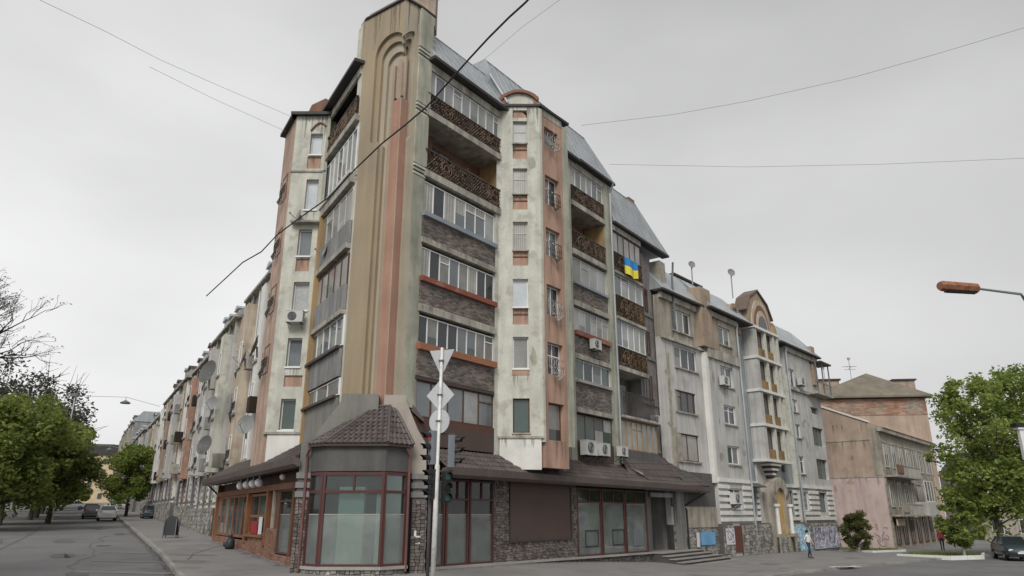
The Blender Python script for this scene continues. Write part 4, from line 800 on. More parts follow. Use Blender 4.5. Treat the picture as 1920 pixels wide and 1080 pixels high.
# ============================================================ grey wing on the right
Wt = thing('apartment_building', 'grey apartment wing with striped ground floor, arched doorway and central balcony tower', 'building', W2.W(0, 0, -.4))
def wx(name, u0, u1, y0, y1, z0, z1, m, kind=None): return bx(name, Wt, W2, u0, u1, y0, y1, z0, z1, m, kind)
holes = []
FZ = [(13.7, 15.0)]
hA = [(1.75, 4.5, 14.8, 16.4), (1.75, 5.0, 12.2, 13.7), (1.5, 4.4, 9.15, 10.6), (1.4, 4.4, 5.9, 7.7)]
hB = [(8.3, 10.3, 14.9, 16.3), (8.0, 10.1, 11.65, 13.2), (8.0, 10.0, 8.85, 10.25), (8.0, 10.0, 5.97, 7.3), (7.6, 9.8, 2.85, 4.3)]
hN = [(12.4, 13.4, z, z + 1.5) for z in (5.9, 8.9, 11.9)] + [(11.8, 13.6, 2.5, 4.3)]
for z0, z1, mm in ((-.5, 14.0, 'wing_grey'), (14.0, 17.0, 'old_plaster')):
    b = MB(); wallgrid(b, 0, 6, z0, z1, [h for h in hA if h[2] < z1 and h[3] > z0], 0, .4); part('wall', b.mesh('wall', mm), Wt, W2)
    b = MB(); wallgrid(b, 6, 11.4, z0, z1, [h for h in hB if h[2] < z1 and h[3] > z0], -.35, .4); part('wall', b.mesh('wall', mm), Wt, W2)
b = MB(); wallgrid(b, 11.4, 14.0, -.5, 17.6, hN, .3, .7); part('wall', b.mesh('wall', 'wing_blue'), Wt, W2)
b = MB(); wallgrid(b, 18.9, 22, -.5, 17.4, [(19.3, 20.3, z, z + 1.7) for z in (5.9, 8.9, 11.9)] + [(18.95, 21.2, 2.5, 4.4)], .3, .7); part('wall', b.mesh('wall', 'wing_blue'), Wt, W2)
hC = [(22.6, 24.1, 13.6, 15.2), (22.5, 24.0, 11.3, 12.4), (22.5, 24.0, 9.0, 10.2), (22.5, 24.0, 5.9, 7.4), (22.3, 24.0, 2.8, 4.4)]
b = MB(); wallgrid(b, 22, 30.2, -.5, 17.0, hC + [(27.1, 29.9, 8.6, 10.3), (27.1, 29.9, 5.6, 7.4), (27.3, 29.2, 11.6, 12.2), (26.2, 28.6, 2.7, 4.4)], 0, .4); part('wall', b.mesh('wall', 'wing_grey'), Wt, W2)
wx('core', 0, 30, 1.6, 9, -.5, 17, 'wing_grey'); wx('end_wall', 29.9, 30.2, .4, 9, -.5, 17.01, 'wing_grey'); 
for i, (a, c, z0, z1) in enumerate(hA): window(Wt, W2, a, c, z0, z1, .12, 3 if i < 3 else 2, ['upvc', 'upvc', 'brown_frame', 'brown_frame'][i], .08, None, None, vary=DK if i < 3 else ['glass_blind']); wx('sill', a - .1, c + .1, -.12, .1, z0 - .1, z0, 'slab')
for a, c, z0, z1 in hB: window(Wt, W2, a, c, z0, z1, -.22, 2, 'upvc', .1, None, None, vary=DK); wx('sill', a - .1, c + .1, -.45, -.25, z0 - .1, z0, 'slab')
for a, c, z0, z1 in hN: window(Wt, W2, a, c, z0, z1, .45, 1, 'pipe_dark', .07, None, None, vary=DK)
for z in (5.9, 8.9, 11.9): window(Wt, W2, 19.3, 20.3, z, z + 1.7, .45, 1, 'pipe_dark', .07, 'glass_dark')
window(Wt, W2, 18.95, 21.2, 2.5, 4.4, .45, 3, 'door_brown', .08, 'glass_blind')
for a, c, z0, z1 in hC: window(Wt, W2, a, c, z0, z1, .12, 2, 'upvc', .09, None, None, vary=DK); wx('sill', a - .1, c + .1, -.1, .1, z0 - .1, z0, 'slab')
for a, c, z0, z1 in ((27.1, 29.9, 8.6, 10.3), (27.1, 29.9, 5.6, 7.4), (26.2, 28.6, 2.7, 4.4), (27.3, 29.2, 11.6, 12.2)): window(Wt, W2, a, c, z0, z1, .25, 3, 'pipe_dark', .06, 'glass_green')
wx('corner_strip', 5.7, 6.05, -.38, .1, 4.6, 13.8, 'white_paint'); wx('cornice', 6, 11.4, -.5, -.3, 13.5, 14.2, 'slab'); wx('cornice', 0, 6, -.2, .05, 13.9, 14.1, 'slab'); wx('cornice', 22, 30.2, -.2, .02, 13.2, 13.5, 'slab')
wx('cornice', 0, 6, -.2, 0, 16.75, 17.15, 'slab'); wx('cornice', 6.9, 11.4, -.55, -.3, 16.75, 17.15, 'slab'); wx('cornice', 22, 30.2, -.2, 0, 16.7, 17.15, 'slab')
wx('chimney_pier', 5.3, 6.9, -.55, .6, 14.2, 18.7, 'wing_brown'); wx('wall_patch', 6.9, 7.9, -.37, -.34, 14.3, 16.7, 'taupe'); wx('chimney_pier', 28.6, 29.5, -.3, .8, 14.4, 18.2, 'wing_brown')
def wroof(u0, u1, ze, zt, ov=.5, yt=1.6, hr=0):
    b = MB(); b.q([(u0, -ov, ze), (u1, -ov, ze), (u1 - hr, yt, zt), (u0, yt, zt)]).q([(u1, -ov, ze), (u1, 9, ze), (u1 - hr, 9, zt), (u1 - hr, yt, zt)]).q([(u0, 9, ze), (u0, -ov, ze), (u0, yt, zt), (u0, 9, zt)]).q([(u0, yt, zt), (u1 - hr, yt, zt), (u1 - hr, 9, zt), (u0, 9, zt)])
    n = int((u1 - u0) / .7)
    for i in range(n + 1): x = u0 + (u1 - u0) * i / n; b.tube([(x, -ov, ze), (min(x, u1 - hr), yt, zt)], .02, 4)
    o = part('roof', b.mesh('roof', 'roof_metal'), Wt, W2); wx('eave_board', u0, u1, -ov - .08, .2, ze - .15, ze - .01, 'roof_dark'); return o
wroof(-.2, 5.8, 17.32, 20.0); wroof(6.2, 13.6, 17.36, 20.0, .85); wroof(20.5, 30.4, 17.3, 19.9, hr=1.6)
wx('roof_hut', 9.0, 13.5, 3.5, 6, 20, 21.4, 'wing_brown'); wx('roof_hut', 8.8, 13.8, 3.3, 6.2, 21.4, 21.55, 'roof_dark')
# central balcony tower
part('wall', MB().box(14.0, 18.9, .2, 1.6, -.5, 19.0).mesh('wall', 'wing_grey'), Wt, W2)
for u in (14.0, 16.15, 17.9, 18.75): wx('tower_column', u, u + (.55 if u < 15 else .32), -.75, -.42 if u > 15 else .25, 6.6, 17.2, 'wing_grey' if u < 15 else 'pale')
for i, z in enumerate((6.45, 9.2, 11.95, 14.65, 17.2)):
    wx('balcony_floor', 13.9 if i else 13.7, 19.1, -.85, .3, z, z + .22, 'white_paint')
    if i < 4:
        for a, c in ((14.55, 16.15), (16.47, 17.9)): wx('balcony_parapet', a, c, -.66, -.6, z + .22, z + 1.0, 'balcony_ochre'); window(Wt, W2, a, c, z + .25, z + 2.6, -.44, 2, 'wood_dark', .06, 'glass_dark')
for i, (w_, z) in enumerate(((1.9, 6.2), (1.2, 5.85), (.6, 5.5))): wx('corbel', 15.9 - w_ / 2, 15.9 + w_ / 2, -.7 + .12 * i, .25, z, z + .16, 'white_paint'); wx('corbel', 15.9 - w_ * .4, 15.9 + w_ * .4, -.6 + .12 * i, .25, z - .19, z, 'flashing')
arcb = [(14.1, 17.42), (14.1, 18.9), (14.7, 19.9), (16.3, 20.8), (18.0, 19.9), (18.7, 18.9), (18.7, 17.42)]
part('gable', MB().xz(arcb, -.4, .5).mesh('gable', 'wing_brown'), Wt, W2)
for k, (r, m, yy) in enumerate(((1.9, 'cream', -.5), (1.55, 'salmon_dark', -.55), (1.2, 'cream', -.6), (.85, 'glass_dark', -.64))): part('arch_ring', MB().xz([(16.4 + r * math.cos(PI * i / 16), 17.5 + 1.35 * r * math.sin(PI * i / 16)) for i in range(17)], yy, -.38).mesh('arch_ring', m), Wt, W2)
b = MB(); b.xz([(13.7, 18.75), (14.6, 19.98), (16.3, 20.9), (18.15, 19.98), (19.1, 18.75), (19.1, 18.87), (18.2, 20.12), (16.3, 21.05), (14.55, 20.12), (13.7, 18.87)], -.52, .7); part('gable_roof', b.mesh('gable_roof', 'gable_brown'), Wt, W2)
for c, zz in ((12.6, 18.0), (20.4, 17.9)):
    part('side_gable', MB().xz([(c - .9, 16.6)] + [(c + .9 * math.cos(PI - PI * i / 10), zz + 1.1 * math.sin(PI * i / 10)) for i in range(11)] + [(c + .9, 16.6)], .1, 1.3).mesh('side_gable', 'wing_brown'), Wt, W2)
    part('arch_ring', MB().xz([(c + .45 * math.cos(PI - PI * i / 10), zz + .75 * math.sin(PI * i / 10)) for i in range(11)] + [(c + .45, zz - .8), (c - .45, zz - .8)], .03, .12).mesh('arch_ring', 'glass_dark' if c < 15 else 'arch_ochre'), Wt, W2)
# arched side window right of the balcony tower
part('arch_ring', MB().xz([(20.6 + 1.1 * math.cos(PI * i / 12), 14.8 + 1.5 * math.sin(PI * i / 12)) for i in range(13)] + [(19.5, 13.2), (21.7, 13.2)], .2, .32).mesh('arch_ring', 'wing_grey'), Wt, W2)
part('window', MB().xz([(20.6 + .85 * math.cos(PI * i / 12), 14.7 + 1.2 * math.sin(PI * i / 12)) for i in range(13)] + [(19.75, 13.3), (21.45, 13.3)], .12, .22).mesh('window', 'glass_dark'), Wt, W2)
wx('pilaster', 21.7, 22.3, -.12, .3, 4.7, 14.5, 'pale')
for u, yy in ((11.35, -.55), (22.05, -.3)): part('downpipe', MB().tube([(u, yy, 17), (u, yy + .1, 16.5), (u, yy + .1, .3)], .09, 8).mesh('downpipe', 'pipe'), Wt, W2)
# striped ground floor bands
def bands(u0, u1, y, hs_=()):
    z = 2.05
    while z < 5.0:
        segs_ = [(u0, u1)]
        for h0, h1, a, c in hs_:
            if a < z + .25 and c > z: segs_ = [s for s0, s1 in segs_ for s in ((s0, min(s1, h0 - .05)), (max(s0, h1 + .05), s1)) if s[1] - s[0] > .1]
        for s0, s1 in segs_: wx('plaster_band', s0, s1, y - .14, y, z, z + .26, 'white_paint')
        z += .44
bands(6.0, 11.1, -.35, [(7.6, 9.8, 2.85, 4.3)]); bands(11.6, 14.0, .3, [(11.8, 13.6, 2.3, 4.3)]); bands(18.9, 22.0, .3, [(18.95, 21.2, 2.4, 4.4)]); bands(22.5, 30.1, 0, [(22.3, 24, 2.8, 4.4), (26.2, 28.6, 2.7, 4.4)])
for a, c, z0, z1, yy in ((7.6, 9.8, 2.85, 4.3, -.22),): pass
window(Wt, W2, 11.8, 13.6, 2.5, 4.3, .4, 1, 'pipe_dark', .06, 'glass_dark'); part('awning', MB().yz([(.3, 4.9), (-.5, 4.55), (-.5, 4.5), (.3, 4.5)], 11.5, 14.0).mesh('awning', 'dark_render'), Wt, W2)
wx('ground_floor_panel', .0, 5.95, -.1, .05, 3.0, 5.2, 'dark_render'); wx('ground_floor_panel', .2, 5.9, -.16, -.1, 1.7, 3.0, 'old_plaster')
for u0, u1, yy, sd_ in ((.0, 6.0, -.1, 1), (6.0, 7.6, -.5, 2), (8.95, 11.3, -.5, 3), (11.3, 15.0, -.3, 4), (18.0, 22.1, -.3, 5), (22.1, 30.2, -.2, 6)):
    wx('plinth', u0, u1, yy + .06, .4, -.6, 1.9, 'mortar'); part('stone_facing', stonemesh(u1 - u0, 2.3, 'stone_pale', .42, 60 + sd_), Wt, W2, u0, yy, -.5, kind='stuff')
wx('basement_door', 7.6, 8.95, -.42, -.35, .0, 1.75, 'door_brown'); wx('poster', 6.2, 7.5, -.56, -.54, .55, 1.6, 'poster_white'); wx('poster', 3.3, 5.3, -.2, -.17, .6, 1.4, 'poster_blue'); wx('poster', 2.7, 3.05, -.2, -.17, .5, 1.4, 'poster_white')
b = MB(); pr = [(18.2, -.35)] + [(18.2 + (4.0) * i / 12, 1.0 + .75 * math.sin(PI * i / 12) ** .6) for i in range(13)] + [(22.2, -.35)]; b.xz(pr, -.42, -.36); part('mural', b.mesh('mural', 'graffiti_blue'), Wt, W2)
wx('mural', 23.4, 29.6, -.30, -.255, -.3, 1.5, 'graffiti_violet'); wx('mural', 15.1, 17.2, -.62, -.6, -.3, 1.0, 'graffiti_green')
# arched doorway
wx('porch_block', 14.6, 15.35, -.6, .3, -.5, 4.2, 'old_plaster'); wx('porch_block', 17.3, 18.1, -.6, .3, -.5, 4.2, 'old_plaster')
ring = [(16.35 + 1.75 * math.cos(PI * i / 14), 3.4 + 1.95 * math.sin(PI * i / 14)) for i in range(15)]; ri = [(16.35 + 1.0 * math.cos(PI * i / 14), 3.2 + 1.35 * math.sin(PI * i / 14)) for i in range(15)]
b = MB()
for i in range(14): b.xz([ring[i], ring[i + 1], ri[i + 1], ri[i]], -.62 + .02 * (i % 2), .3)
part('arch_stone', b.mesh('arch_stone', 'old_plaster'), Wt, W2)
part('doorway', MB().xz([(15.35, -.4)] + ri[::-1] + [(17.35, -.4)], -.34, .22).mesh('doorway', 'arch_ochre'), Wt, W2); wx('door', 15.36, 15.85, -.4, -.345, -.4, 3.1, 'glass_dark')
for u in (14.95, 17.6): part('column', MB().tube([(u, -.72, 1.1), (u, -.72, 3.0), (u, -.72, 3.1), (u, -.72, 3.3)], [.16, .14, .26, .28], 10).mesh('column', 'white_paint'), Wt, W2); wx('column_base', u - .3, u + .3, -1.0, -.5, .85, 1.1, 'old_plaster')
part('stone_facing', stonemesh(1.7, 1.4, 'stone_pale', .42, 81), Wt, W2, 14.2, -1.0, -.5, kind='stuff'); part('stone_facing', stonemesh(.8, 1.4, 'stone_pale', .42, 82), Wt, W2, 17.3, -1.0, -.5, kind='stuff')
# roof terrace at the far end
for u in (27.5, 29.2, 31.0): wx('terrace_post', u, u + .1, -.9, -.8, 13.5, 16.5, 'pipe_dark')
wx('terrace_floor', 26.8, 31.2, -1.0, 0, 13.3, 13.5, 'slab'); wx('terrace_rail', 26.8, 31.2, -.95, -.9, 14.4, 14.5, 'pipe_dark'); wx('terrace_roof', 28.5, 31.4, -1.1, .2, 16.5, 16.65, 'roof_dark')

# ============================================================ the street going left: a row of joined house fronts seen end-on
def house(label, u0, u1, off, z_base, zt, wall, accents, seed, roof='mansard', name='townhouse'):
    H = thing(name, label, 'building', Lf.W(u0, 0, z_base), 0, 'joined house fronts along the left street'); rnd = random.Random(seed)
    def hx(n_, a, c, y0, y1, z0, z1, m): return bx(n_, H, Lf, a, c, y0, y1, z0, z1, m)
    y = off; hx('wall', u0, u1, y, y + 9, z_base - 1, zt, wall)
    n = max(1, round((u1 - u0) / 3.0)); st = (u1 - u0) / n; nf = int((zt - z_base - 4.2) / 3)
    for i in range(n):
        a = u0 + i * st; m = accents[i % len(accents)]; dep = .35 + .5 * (i % 2)
        hx('bay', a + .1, a + st * .5, y - dep, y, z_base + 4.0, zt - .3 - .8 * (i % 2), m)
        hx('pilaster', a + st * .56, a + st * .7, y - .25, y, z_base + 2.2, zt - .2, accents[(i + 1) % len(accents)])
        for f in range(nf):
            z = z_base + 4.4 + 3 * f
            window(H, Lf, a + .25, a + st * .42, z + .3, z + 1.9, y - dep - .03, 1, 'upvc', .07, None, vary=DK); hx('sill', a + .1, a + st * .5, y - dep - .1, y - dep, z + .1, z + .26, 'slab')
            window(H, Lf, a + st * .73, a + st * .97, z + .3, z + 1.9, y - .04, 1, 'old_white', .07, None, vary=DK)
            if rnd.random() < .5: hx('balcony', a + st * .71, a + st, y - .8, y, z - .15, z + .75, rnd.choice(['slab', 'lattice_back', 'grey_render']))
            if rnd.random() < .5: part('window_grille', gm_['iron'], H, Lf, a + .2, y - dep - .1, z + .2)
        for k in range(5): hx('plaster_band', a + .02, a + st * .5, y - .12, y, z_base + 1.6 + k * .48, z_base + 1.86 + k * .48, 'white_paint')
        window(H, Lf, a + st * .6, a + st * .95, z_base + 2.0, z_base + 3.6, y - .04, 1, 'old_white', .08, 'glass_dark')
        part('downpipe', MB().tube([(a, y - .3, zt), (a, y - .3, z_base + 1.6)], .07, 6).mesh('downpipe', 'pipe_dark'), H, Lf)
    hx('cornice', u0, u1, y - .5, y, zt - .05, zt + .12, 'slab')
    b = MB(); b.q([(u0, y - .4, zt + .13), (u1, y - .4, zt + .13), (u1, y + 1.3, zt + 2.2), (u0, y + 1.3, zt + 2.2)]).q([(u0, y + 9, zt + .13), (u0, y - .4, zt + .13), (u0, y + 1.3, zt + 2.2), (u0, y + 9, zt + 2.2)]).q([(u1, y - .4, zt + .13), (u1, y + 9, zt + .13), (u1, y + 9, zt + 2.2), (u1, y + 1.3, zt + 2.2)]).q([(u0, y + 1.3, zt + 2.2), (u1, y + 1.3, zt + 2.2), (u1, y + 9, zt + 2.2), (u0, y + 9, zt + 2.2)])
    part('roof', b.mesh('roof', 'roof_metal'), H)
    H.children[-1].location = (H.children[-1].location[0], H.children[-1].location[1], H.children[-1].location[2])
    ro = H.children[-1]; bpy.data.objects.remove(ro); part('roof', b.mesh('roof', 'roof_metal'), H, Lf)
    for i in range(n):
        if rnd.random() < .45: continue
        a = u0 + i * st + st * rnd.uniform(.1, .3); dh = rnd.uniform(.8, 1.5); hx('dormer', a, a + st * .45, y - .1, y + 1.2, zt + .13, zt + dh, rnd.choice(accents + ['old_plaster'])); part('dormer_roof', MB().xz([(a - .15, zt + dh), (a + st * .45 + .15, zt + dh), (a + st * .3, zt + dh + .3), (a + st * .15, zt + dh + .3)], y - .25, y + 1.4).mesh('dormer_roof', rnd.choice(['roof_metal', 'roof_dark', 'roof_metal'])), H, Lf)
        if rnd.random() < .5: hx('chimney', a + st * .5, a + st * .7, y + 1.6, y + 2.4, zt + 1.5, zt + rnd.uniform(2.6, 3.4), 'salmon_tan')
    part('stone_facing', stonemesh(u1 - u0, 2.0, 'stone_pale', .5, seed), H, Lf, u0, y - .45, z_base - .3, kind='stuff'); hx('plinth', u0, u1, y - .4, y, z_base - 1, z_base + 1.65, 'mortar')
    return H
def gb(u): return g(*Lf.W(u, -1)[:2])
house('grey and brown house front next to the corner block, dark roof eaves', -26, -18.2, .35, gb(-24), 16.9, 'wing_grey', ['wing_grey', 'cream', 'white_paint'], 11)
house('pale house front with stacked balconies beyond the first downpipes', -37, -26.05, -.1, gb(-34), 15.9, 'cream', ['pale', 'wing_grey', 'old_plaster'], 12)
house('orange stained house front with grey pilasters', -50, -37.05, .2, gb(-46), 15.6, 'terracotta', ['wing_grey', 'terracotta', 'wing_grey'], 13)
house('brownish house front with tall narrow balcony slot and metal roof', -72, -50.05, -.2, gb(-62), 15.4, 'old_plaster', ['wing_brown', 'white_paint', 'wing_grey'], 14)
house('mottled pink and white house front past the leafy street tree', -98, -72.05, .3, gb(-86), 15.2, 'rose', ['old_plaster', 'wing_grey', 'cream'], 15)
house('grey violet house front at the far end of the row', -135, -98.05, -.2, gb(-115), 15.0, 'wing_blue', ['grey_render', 'rose', 'wing_grey'], 16)
house('tall grey house closing the row at the far end, higher than its neighbours', -170, -135.05, -.2, gb(-150), 20, 'grey_render', ['wing_blue', 'old_plaster'], 17)
# far end of the left street
def simple(label, x, y, wd, dp, h, m, rz=0, cat='building', name='townhouse', win=True, roofm='roof_dark'):
    fr = Fr(x, y, math.cos(rz), math.sin(rz)); zb = g(x, y) - .5; H = thing(name, label, cat, (x, y, zb), rz)
    bx('wall', H, fr, 0, wd, 0, dp, zb, zb + h, m); part('roof', MB().xz([(-.4, zb + h), (wd + .4, zb + h), (wd - 2, zb + h + 3), (2, zb + h + 3)], -.4, dp).mesh('roof', roofm), H, fr)
    if win:
        nx = int(wd / 3.2); nzz = int(h / 3.3)
        for i in range(nx):
            for j in range(nzz): window(H, fr, 1 + i * 3.2, 2.4 + i * 3.2, zb + 1.4 + j * 3.3, zb + 3.2 + j * 3.3, -.05, 1, 'old_white', .1, 'glass_dark')
    return H
simple('yellow house closing the far end of the left street', -128, 215, 24, 12, 14, 'far_yellow', .2)
simple('pale house far behind the street tree at the end of the road', -160, 245, 26, 12, 17, 'rose', .25)
simple('brown house on the rise at the end of the left street', -104, 240, 20, 12, 19, 'taupe', .15)

# ============================================================ right background buildings
PB = Fr(32.6, 75.2, .755, -.656)
P1 = thing('house', 'two storey old house with blank pink side wall and balconied street front', 'building', (34, 74, -.8))
part('side_wall', MB().xz([(-3, -1.2), (4.9, -1.2), (4.9, 11.0), (4.2, 11.35), (0, 13.2), (-3, 14.5)], 0, .4).mesh('side_wall', 'sand'), P1, PB)
bx('painted_wall', P1, PB, -3, 4.85, -.03, 0, -1.0, 6.0, 'rose'); bx('string_course', P1, PB, -3, 4.9, -.07, 0, 6.0, 6.14, 'old_plaster'); bx('string_course', P1, PB, -3, 4.9, -.05, 0, 9.6, 9.72, 'old_plaster')
part('verge_flashing', MB().xz([(-3.2, 14.75), (4.2, 11.5), (4.2, 11.32), (-3.2, 14.55)], -.12, .5).mesh('verge_flashing', 'white_paint'), P1, PB)
bx('repair_patch', P1, PB, 4.1, 4.86, -.045, -.03, 6.2, 10.8, 'old_plaster')
fx = PB.W(4.9, 0); PF = Fr(fx[0], fx[1], .653, .757)
bx('front_wall', P1, PF, .42, 24, .05, 7, -1.2, 10.8, 'old_plaster'); part('roof', MB().yz([(-.5, 10.8), (7, 13), (7, 10.8)], .42, 24).mesh('roof', 'facade_brick'), P1, PF); bx('cornice', P1, PF, -.1, 24, -.4, .1, 10.4, 10.78, 'slab')
for i in range(17): bx('quoin', P1, PF, 0, .55 if i % 2 else .35, -.06, .05, i * .68 - .8, i * .68 - .22, 'old_plaster')
for i in range(8):
    for z, h in ((7.0, 2.4), (3.2, 2.4), (-.3, 2.5)): window(P1, PF, 1.2 + i * 2.9, 2.7 + i * 2.9, z, z + h, -.03, 2, 'old_white' if z > 1 else 'brown_frame', .12, None, vary=DK); bx('window_head', P1, PF, 1.1 + i * 2.9, 2.8 + i * 2.9, -.1, .05, z + h, z + h + .16, 'slab')
for z, a, c in ((6.2, .4, 10.5), (2.5, .4, 9.5)):
    bx('balcony_floor', P1, PF, a, c, -1.1, .05, z - .17, z, 'slab'); b = MB()
    for i in range(int((c - a) / .24)): b.box(a + i * .24, a + i * .24 + .06, -1.08, -1.04, z, z + .95)
    b.box(a, c, -1.1, -1.02, z + .95, z + 1.03); part('balcony_railing', b.mesh('balcony_railing', 'iron_pale'), P1, PF)
bx('balcony_box', P1, PF, 10.5, 14.5, -1.3, .05, 2.4, 3.8, 'wing_grey'); window(P1, PF, 10.6, 14.4, 3.8, 6.0, -1.2, 3, 'white_paint', .1, 'glass_dark'); bx('shop_sign', P1, PF, .7, 3.4, -.4, -.3, 1.5, 2.1, 'cream')
for z in (2.7, 6.4): bx('parapet_cover', P1, PF, .6, 3.0, -1.16, -1.12, z, z + .8, 'salmon_dark' if z > 5 else 'old_plaster')
P2 = thing('house', 'taller brick house with brown hipped roof behind the pink walled house', 'building', (42, 92, 0)); PB2 = Fr(37.9, 90.2, 1, -.12)
bx('wall', P2, PB2, 0, 13.4, 0, 16, -1.5, 16.3, 'sand'); part('brick_band', brickmesh(13.4, 2.0, .55, .18, 'facade_brick', .05), P2, PB2, 0, -.06, 14.25, kind='stuff')
b = MB(); A = [(-.7, -.7, 16.6), (14.1, -.7, 16.6), (14.1, 16, 16.6), (-.7, 16, 16.6)]; T = (8.6, 4.8, 20.4)
for i in range(4): b.q([A[i], A[(i + 1) % 4], T])
b.box(-.7, 14.1, -.7, 16, 16.4, 16.59); M['roof_dark2'] = mat('roof_dark2', (0.17, 0.15, 0.115), var=0.2, rough=0.8); part('roof', b.mesh('roof', 'roof_dark2'), P2, PB2)
bx('chimney', P2, PB2, 1.6, 4.8, 4, 5.4, 16.8, 19.4, 'taupe'); bx('chimney', P2, PB2, 11.6, 14.2, 4, 5.4, 16.6, 19.2, 'taupe'); bx('chimney_cap', P2, PB2, 11.4, 14.4, 3.8, 5.6, 19.2, 19.4, 'roof_dark'); bx('chimney_cap', P2, PB2, 1.4, 5.0, 3.8, 5.6, 19.4, 19.6, 'roof_dark')
# low buildings closing the right street behind the trees
simple('dull green building behind the right trees', 60, 96, 26, 12, 9, 'old_plaster', -.2)
simple('long grey block far down the right street', 72, 84, 20, 12, 11, 'taupe', -.5)

# TV antenna
b = MB(); b.tube([(0, 0, 0), (0, 0, 3.4)], .04, 6); b.tube([(-.9, 0, 2.2), (.9, 0, 2.2)], .03, 4); b.tube([(-.7, 0, 1.8), (.7, 0, 1.8)], .03, 4); b.tube([(0, -.5, 2.0), (0, .5, 2.0)], .03, 4)
for i in range(5): b.tube([(-.4 + .2 * i, -.3, 2.2), (-.4 + .2 * i, .3, 2.2)], .02, 4)
b.box(-.16, .16, -.1, .1, 3.1, 3.4); tag(part('tv_antenna', b.mesh('tv_antenna', 'wire_grey'), None, PB2, 6.4, 4, 19.0), 'tall TV antenna mast on the roof of the brick house', 'antenna')
tag(part('tv_antenna', MB().tube([(0, 0, 0), (0, 0, 1.8)], .04, 6).box(-.1, .1, -.1, .1, 1.5, 1.8).mesh('tv_antenna', 'wire_grey'), None, PB2, 3.2, 4.5, 19.5), 'short stub mast on the left chimney of the brick house', 'antenna')

# ============================================================ air conditioners
AC = None
def ac(fr, u, y, z, label, first=[None], side=0, s=1.0, loc=None):
    if first[0] is None:
        r = thing('air_conditioner', label, 'air conditioner', (0, 0, 0), 0, 'outdoor air conditioning units on the facades')
        part('casing', MB().box(-.4, .4, -.15, .15, 0, .55).box(-.41, .41, -.16, .16, .53, .56).mesh('casing', 'metal_box'), r)
        fn = MB().tube([(-.1, -.175, .28), (-.1, -.15, .28)], .21, 16); part('fan', fn.mesh('fan', 'fan_dark'), r)
        rg = MB()
        for rr in (.07, .13, .19): rg.tube([(-.1 + rr * math.cos(t * PI / 8), -.185, .28 + rr * math.sin(t * PI / 8)) for t in range(17)], .007, 4, 0, False)
        part('fan_guard', rg.mesh('fan_guard', 'metal_box'), r); br = MB()
        for sx in (-.3, .3): br.box(sx - .02, sx + .02, -.15, .35, -.04, 0).tube([(sx, -.12, -.02), (sx, .33, -.28)], .015, 4)
        part('bracket', br.mesh('bracket', 'iron'), r); first[0] = r; o = r
    else: o = c_tree(first[0]); o['label'] = label
    o.location = fr.W(u, y, z); o.rotation_euler = (0, 0, fr.a + side); o.scale = (s, s, s); return o
ac(FL, -10.15, -.4, 11.05, 'white air conditioner under the third window of the left bay')
ac(R, 12.9, -.4, 11.3, 'pale air conditioner on the red sill of the middle loggia column')
ac(R, 11.7, -.45, 5.45, 'large air conditioner above the canopy, leftmost of three', side=-.0, s=1.35)
ac(R, 13.2, -.45, 5.5, 'air conditioner above the canopy, middle of three', s=1.2)
ac(R, 15.3, -.5, 5.6, 'smaller dull air conditioner above the canopy, rightmost of three', s=1.0)
ac(R, 21.2, .15, 8.0, 'air conditioner in the dark recess beside the barred balcony')
ac(W2, 7.9, -.65, 11.6, 'air conditioner beside a white window high on the grey wing', s=1.2)
ac(W2, 7.9, -.7, 3.2, 'air conditioner on the striped ground floor of the grey wing', s=1.4)
ac(W2, 24.6, -.4, 13.8, 'air conditioner under the far roof of the grey wing', s=1.3)
# ============================================================ satellite dishes
def dish(p, aim, r, label, mtl='dish', mast=.6, first={}):
    r *= .8; b = MB(); n = 16; rings = 4; k0 = len(b.v)
    for j in range(rings + 1):
        rr = r * j / rings
        for i in range(n): b.v.append((rr * math.cos(2 * PI * i / n), -.05 - .22 * (j / rings) ** 2 * r * 1.2 + .1, rr * math.sin(2 * PI * i / n) * 1.08))
    for j in range(rings):
        for i in range(n): i2 = (i + 1) % n; b.f.append((j * n + i, j * n + i2, (j + 1) * n + i2, (j + 1) * n + i)); b.m.append(0)
    o = thing('satellite_dish', label, 'satellite dish', p, aim, 'satellite dishes on walls and roofs')
    d = part('dish_bowl', b.mesh('dish_bowl', mtl, True), o, Fr(p[0], p[1], math.cos(aim), math.sin(aim)), 0, 0, p[2]); d.rotation_euler[0] = -.25
    part('feed_arm', MB().tube([(0, -.05, -r), (0, -.5 * r - .25, -.25 * r), (0, -.55 * r - .3, 0)], .02, 4).ball((0, -.55 * r - .3, 0), .06, 6).mesh('feed_arm', 'wire_grey'), o, Fr(p[0], p[1], math.cos(aim), math.sin(aim)), 0, 0, p[2])
    part('mast', MB().tube([(0, .08, 0), (0, .14, -mast)], .06, 6).mesh('mast', 'wire_grey'), o, Fr(p[0], p[1], math.cos(aim), math.sin(aim)), 0, 0, p[2]); return o
dish(at(560, 403, 32.3), -.9, .33, 'small dish on the ledge of the left bay', mast=.35)
dish(at(609, 470, 31.5), -1.0, .36, 'grey dish beside the left loggias next to the tower')
dish(at(392, 698, 47), -.5, .95, 'big dark dish high on the orange and grey left street front', 'dish_dark', 1.2)
dish(at(398, 757, 46), -.3, .55, 'small dish below the big dark one on the left street', mast=.6)
dish(at(479, 650, 38), -1.2, .75, 'narrow edge-on dish beside the left bay', 'dish_dark')
dish(at(457, 672, 39), -1.1, .55, 'dark edge-on dish on the white pilaster of the left street', 'dish_dark')
dish(at(461, 797, 38), -.2, .62, 'round grey dish low on the left street front above the canopy', mast=.7)
dish(at(385, 835, 47), -.4, .75, 'grey dish lowest on the left street front', 'dish_dark')
dish(at(1297, 496, 56), .15, .38, 'dish on a mast on the grey wing roof, nearest the corner block', mast=1.7)
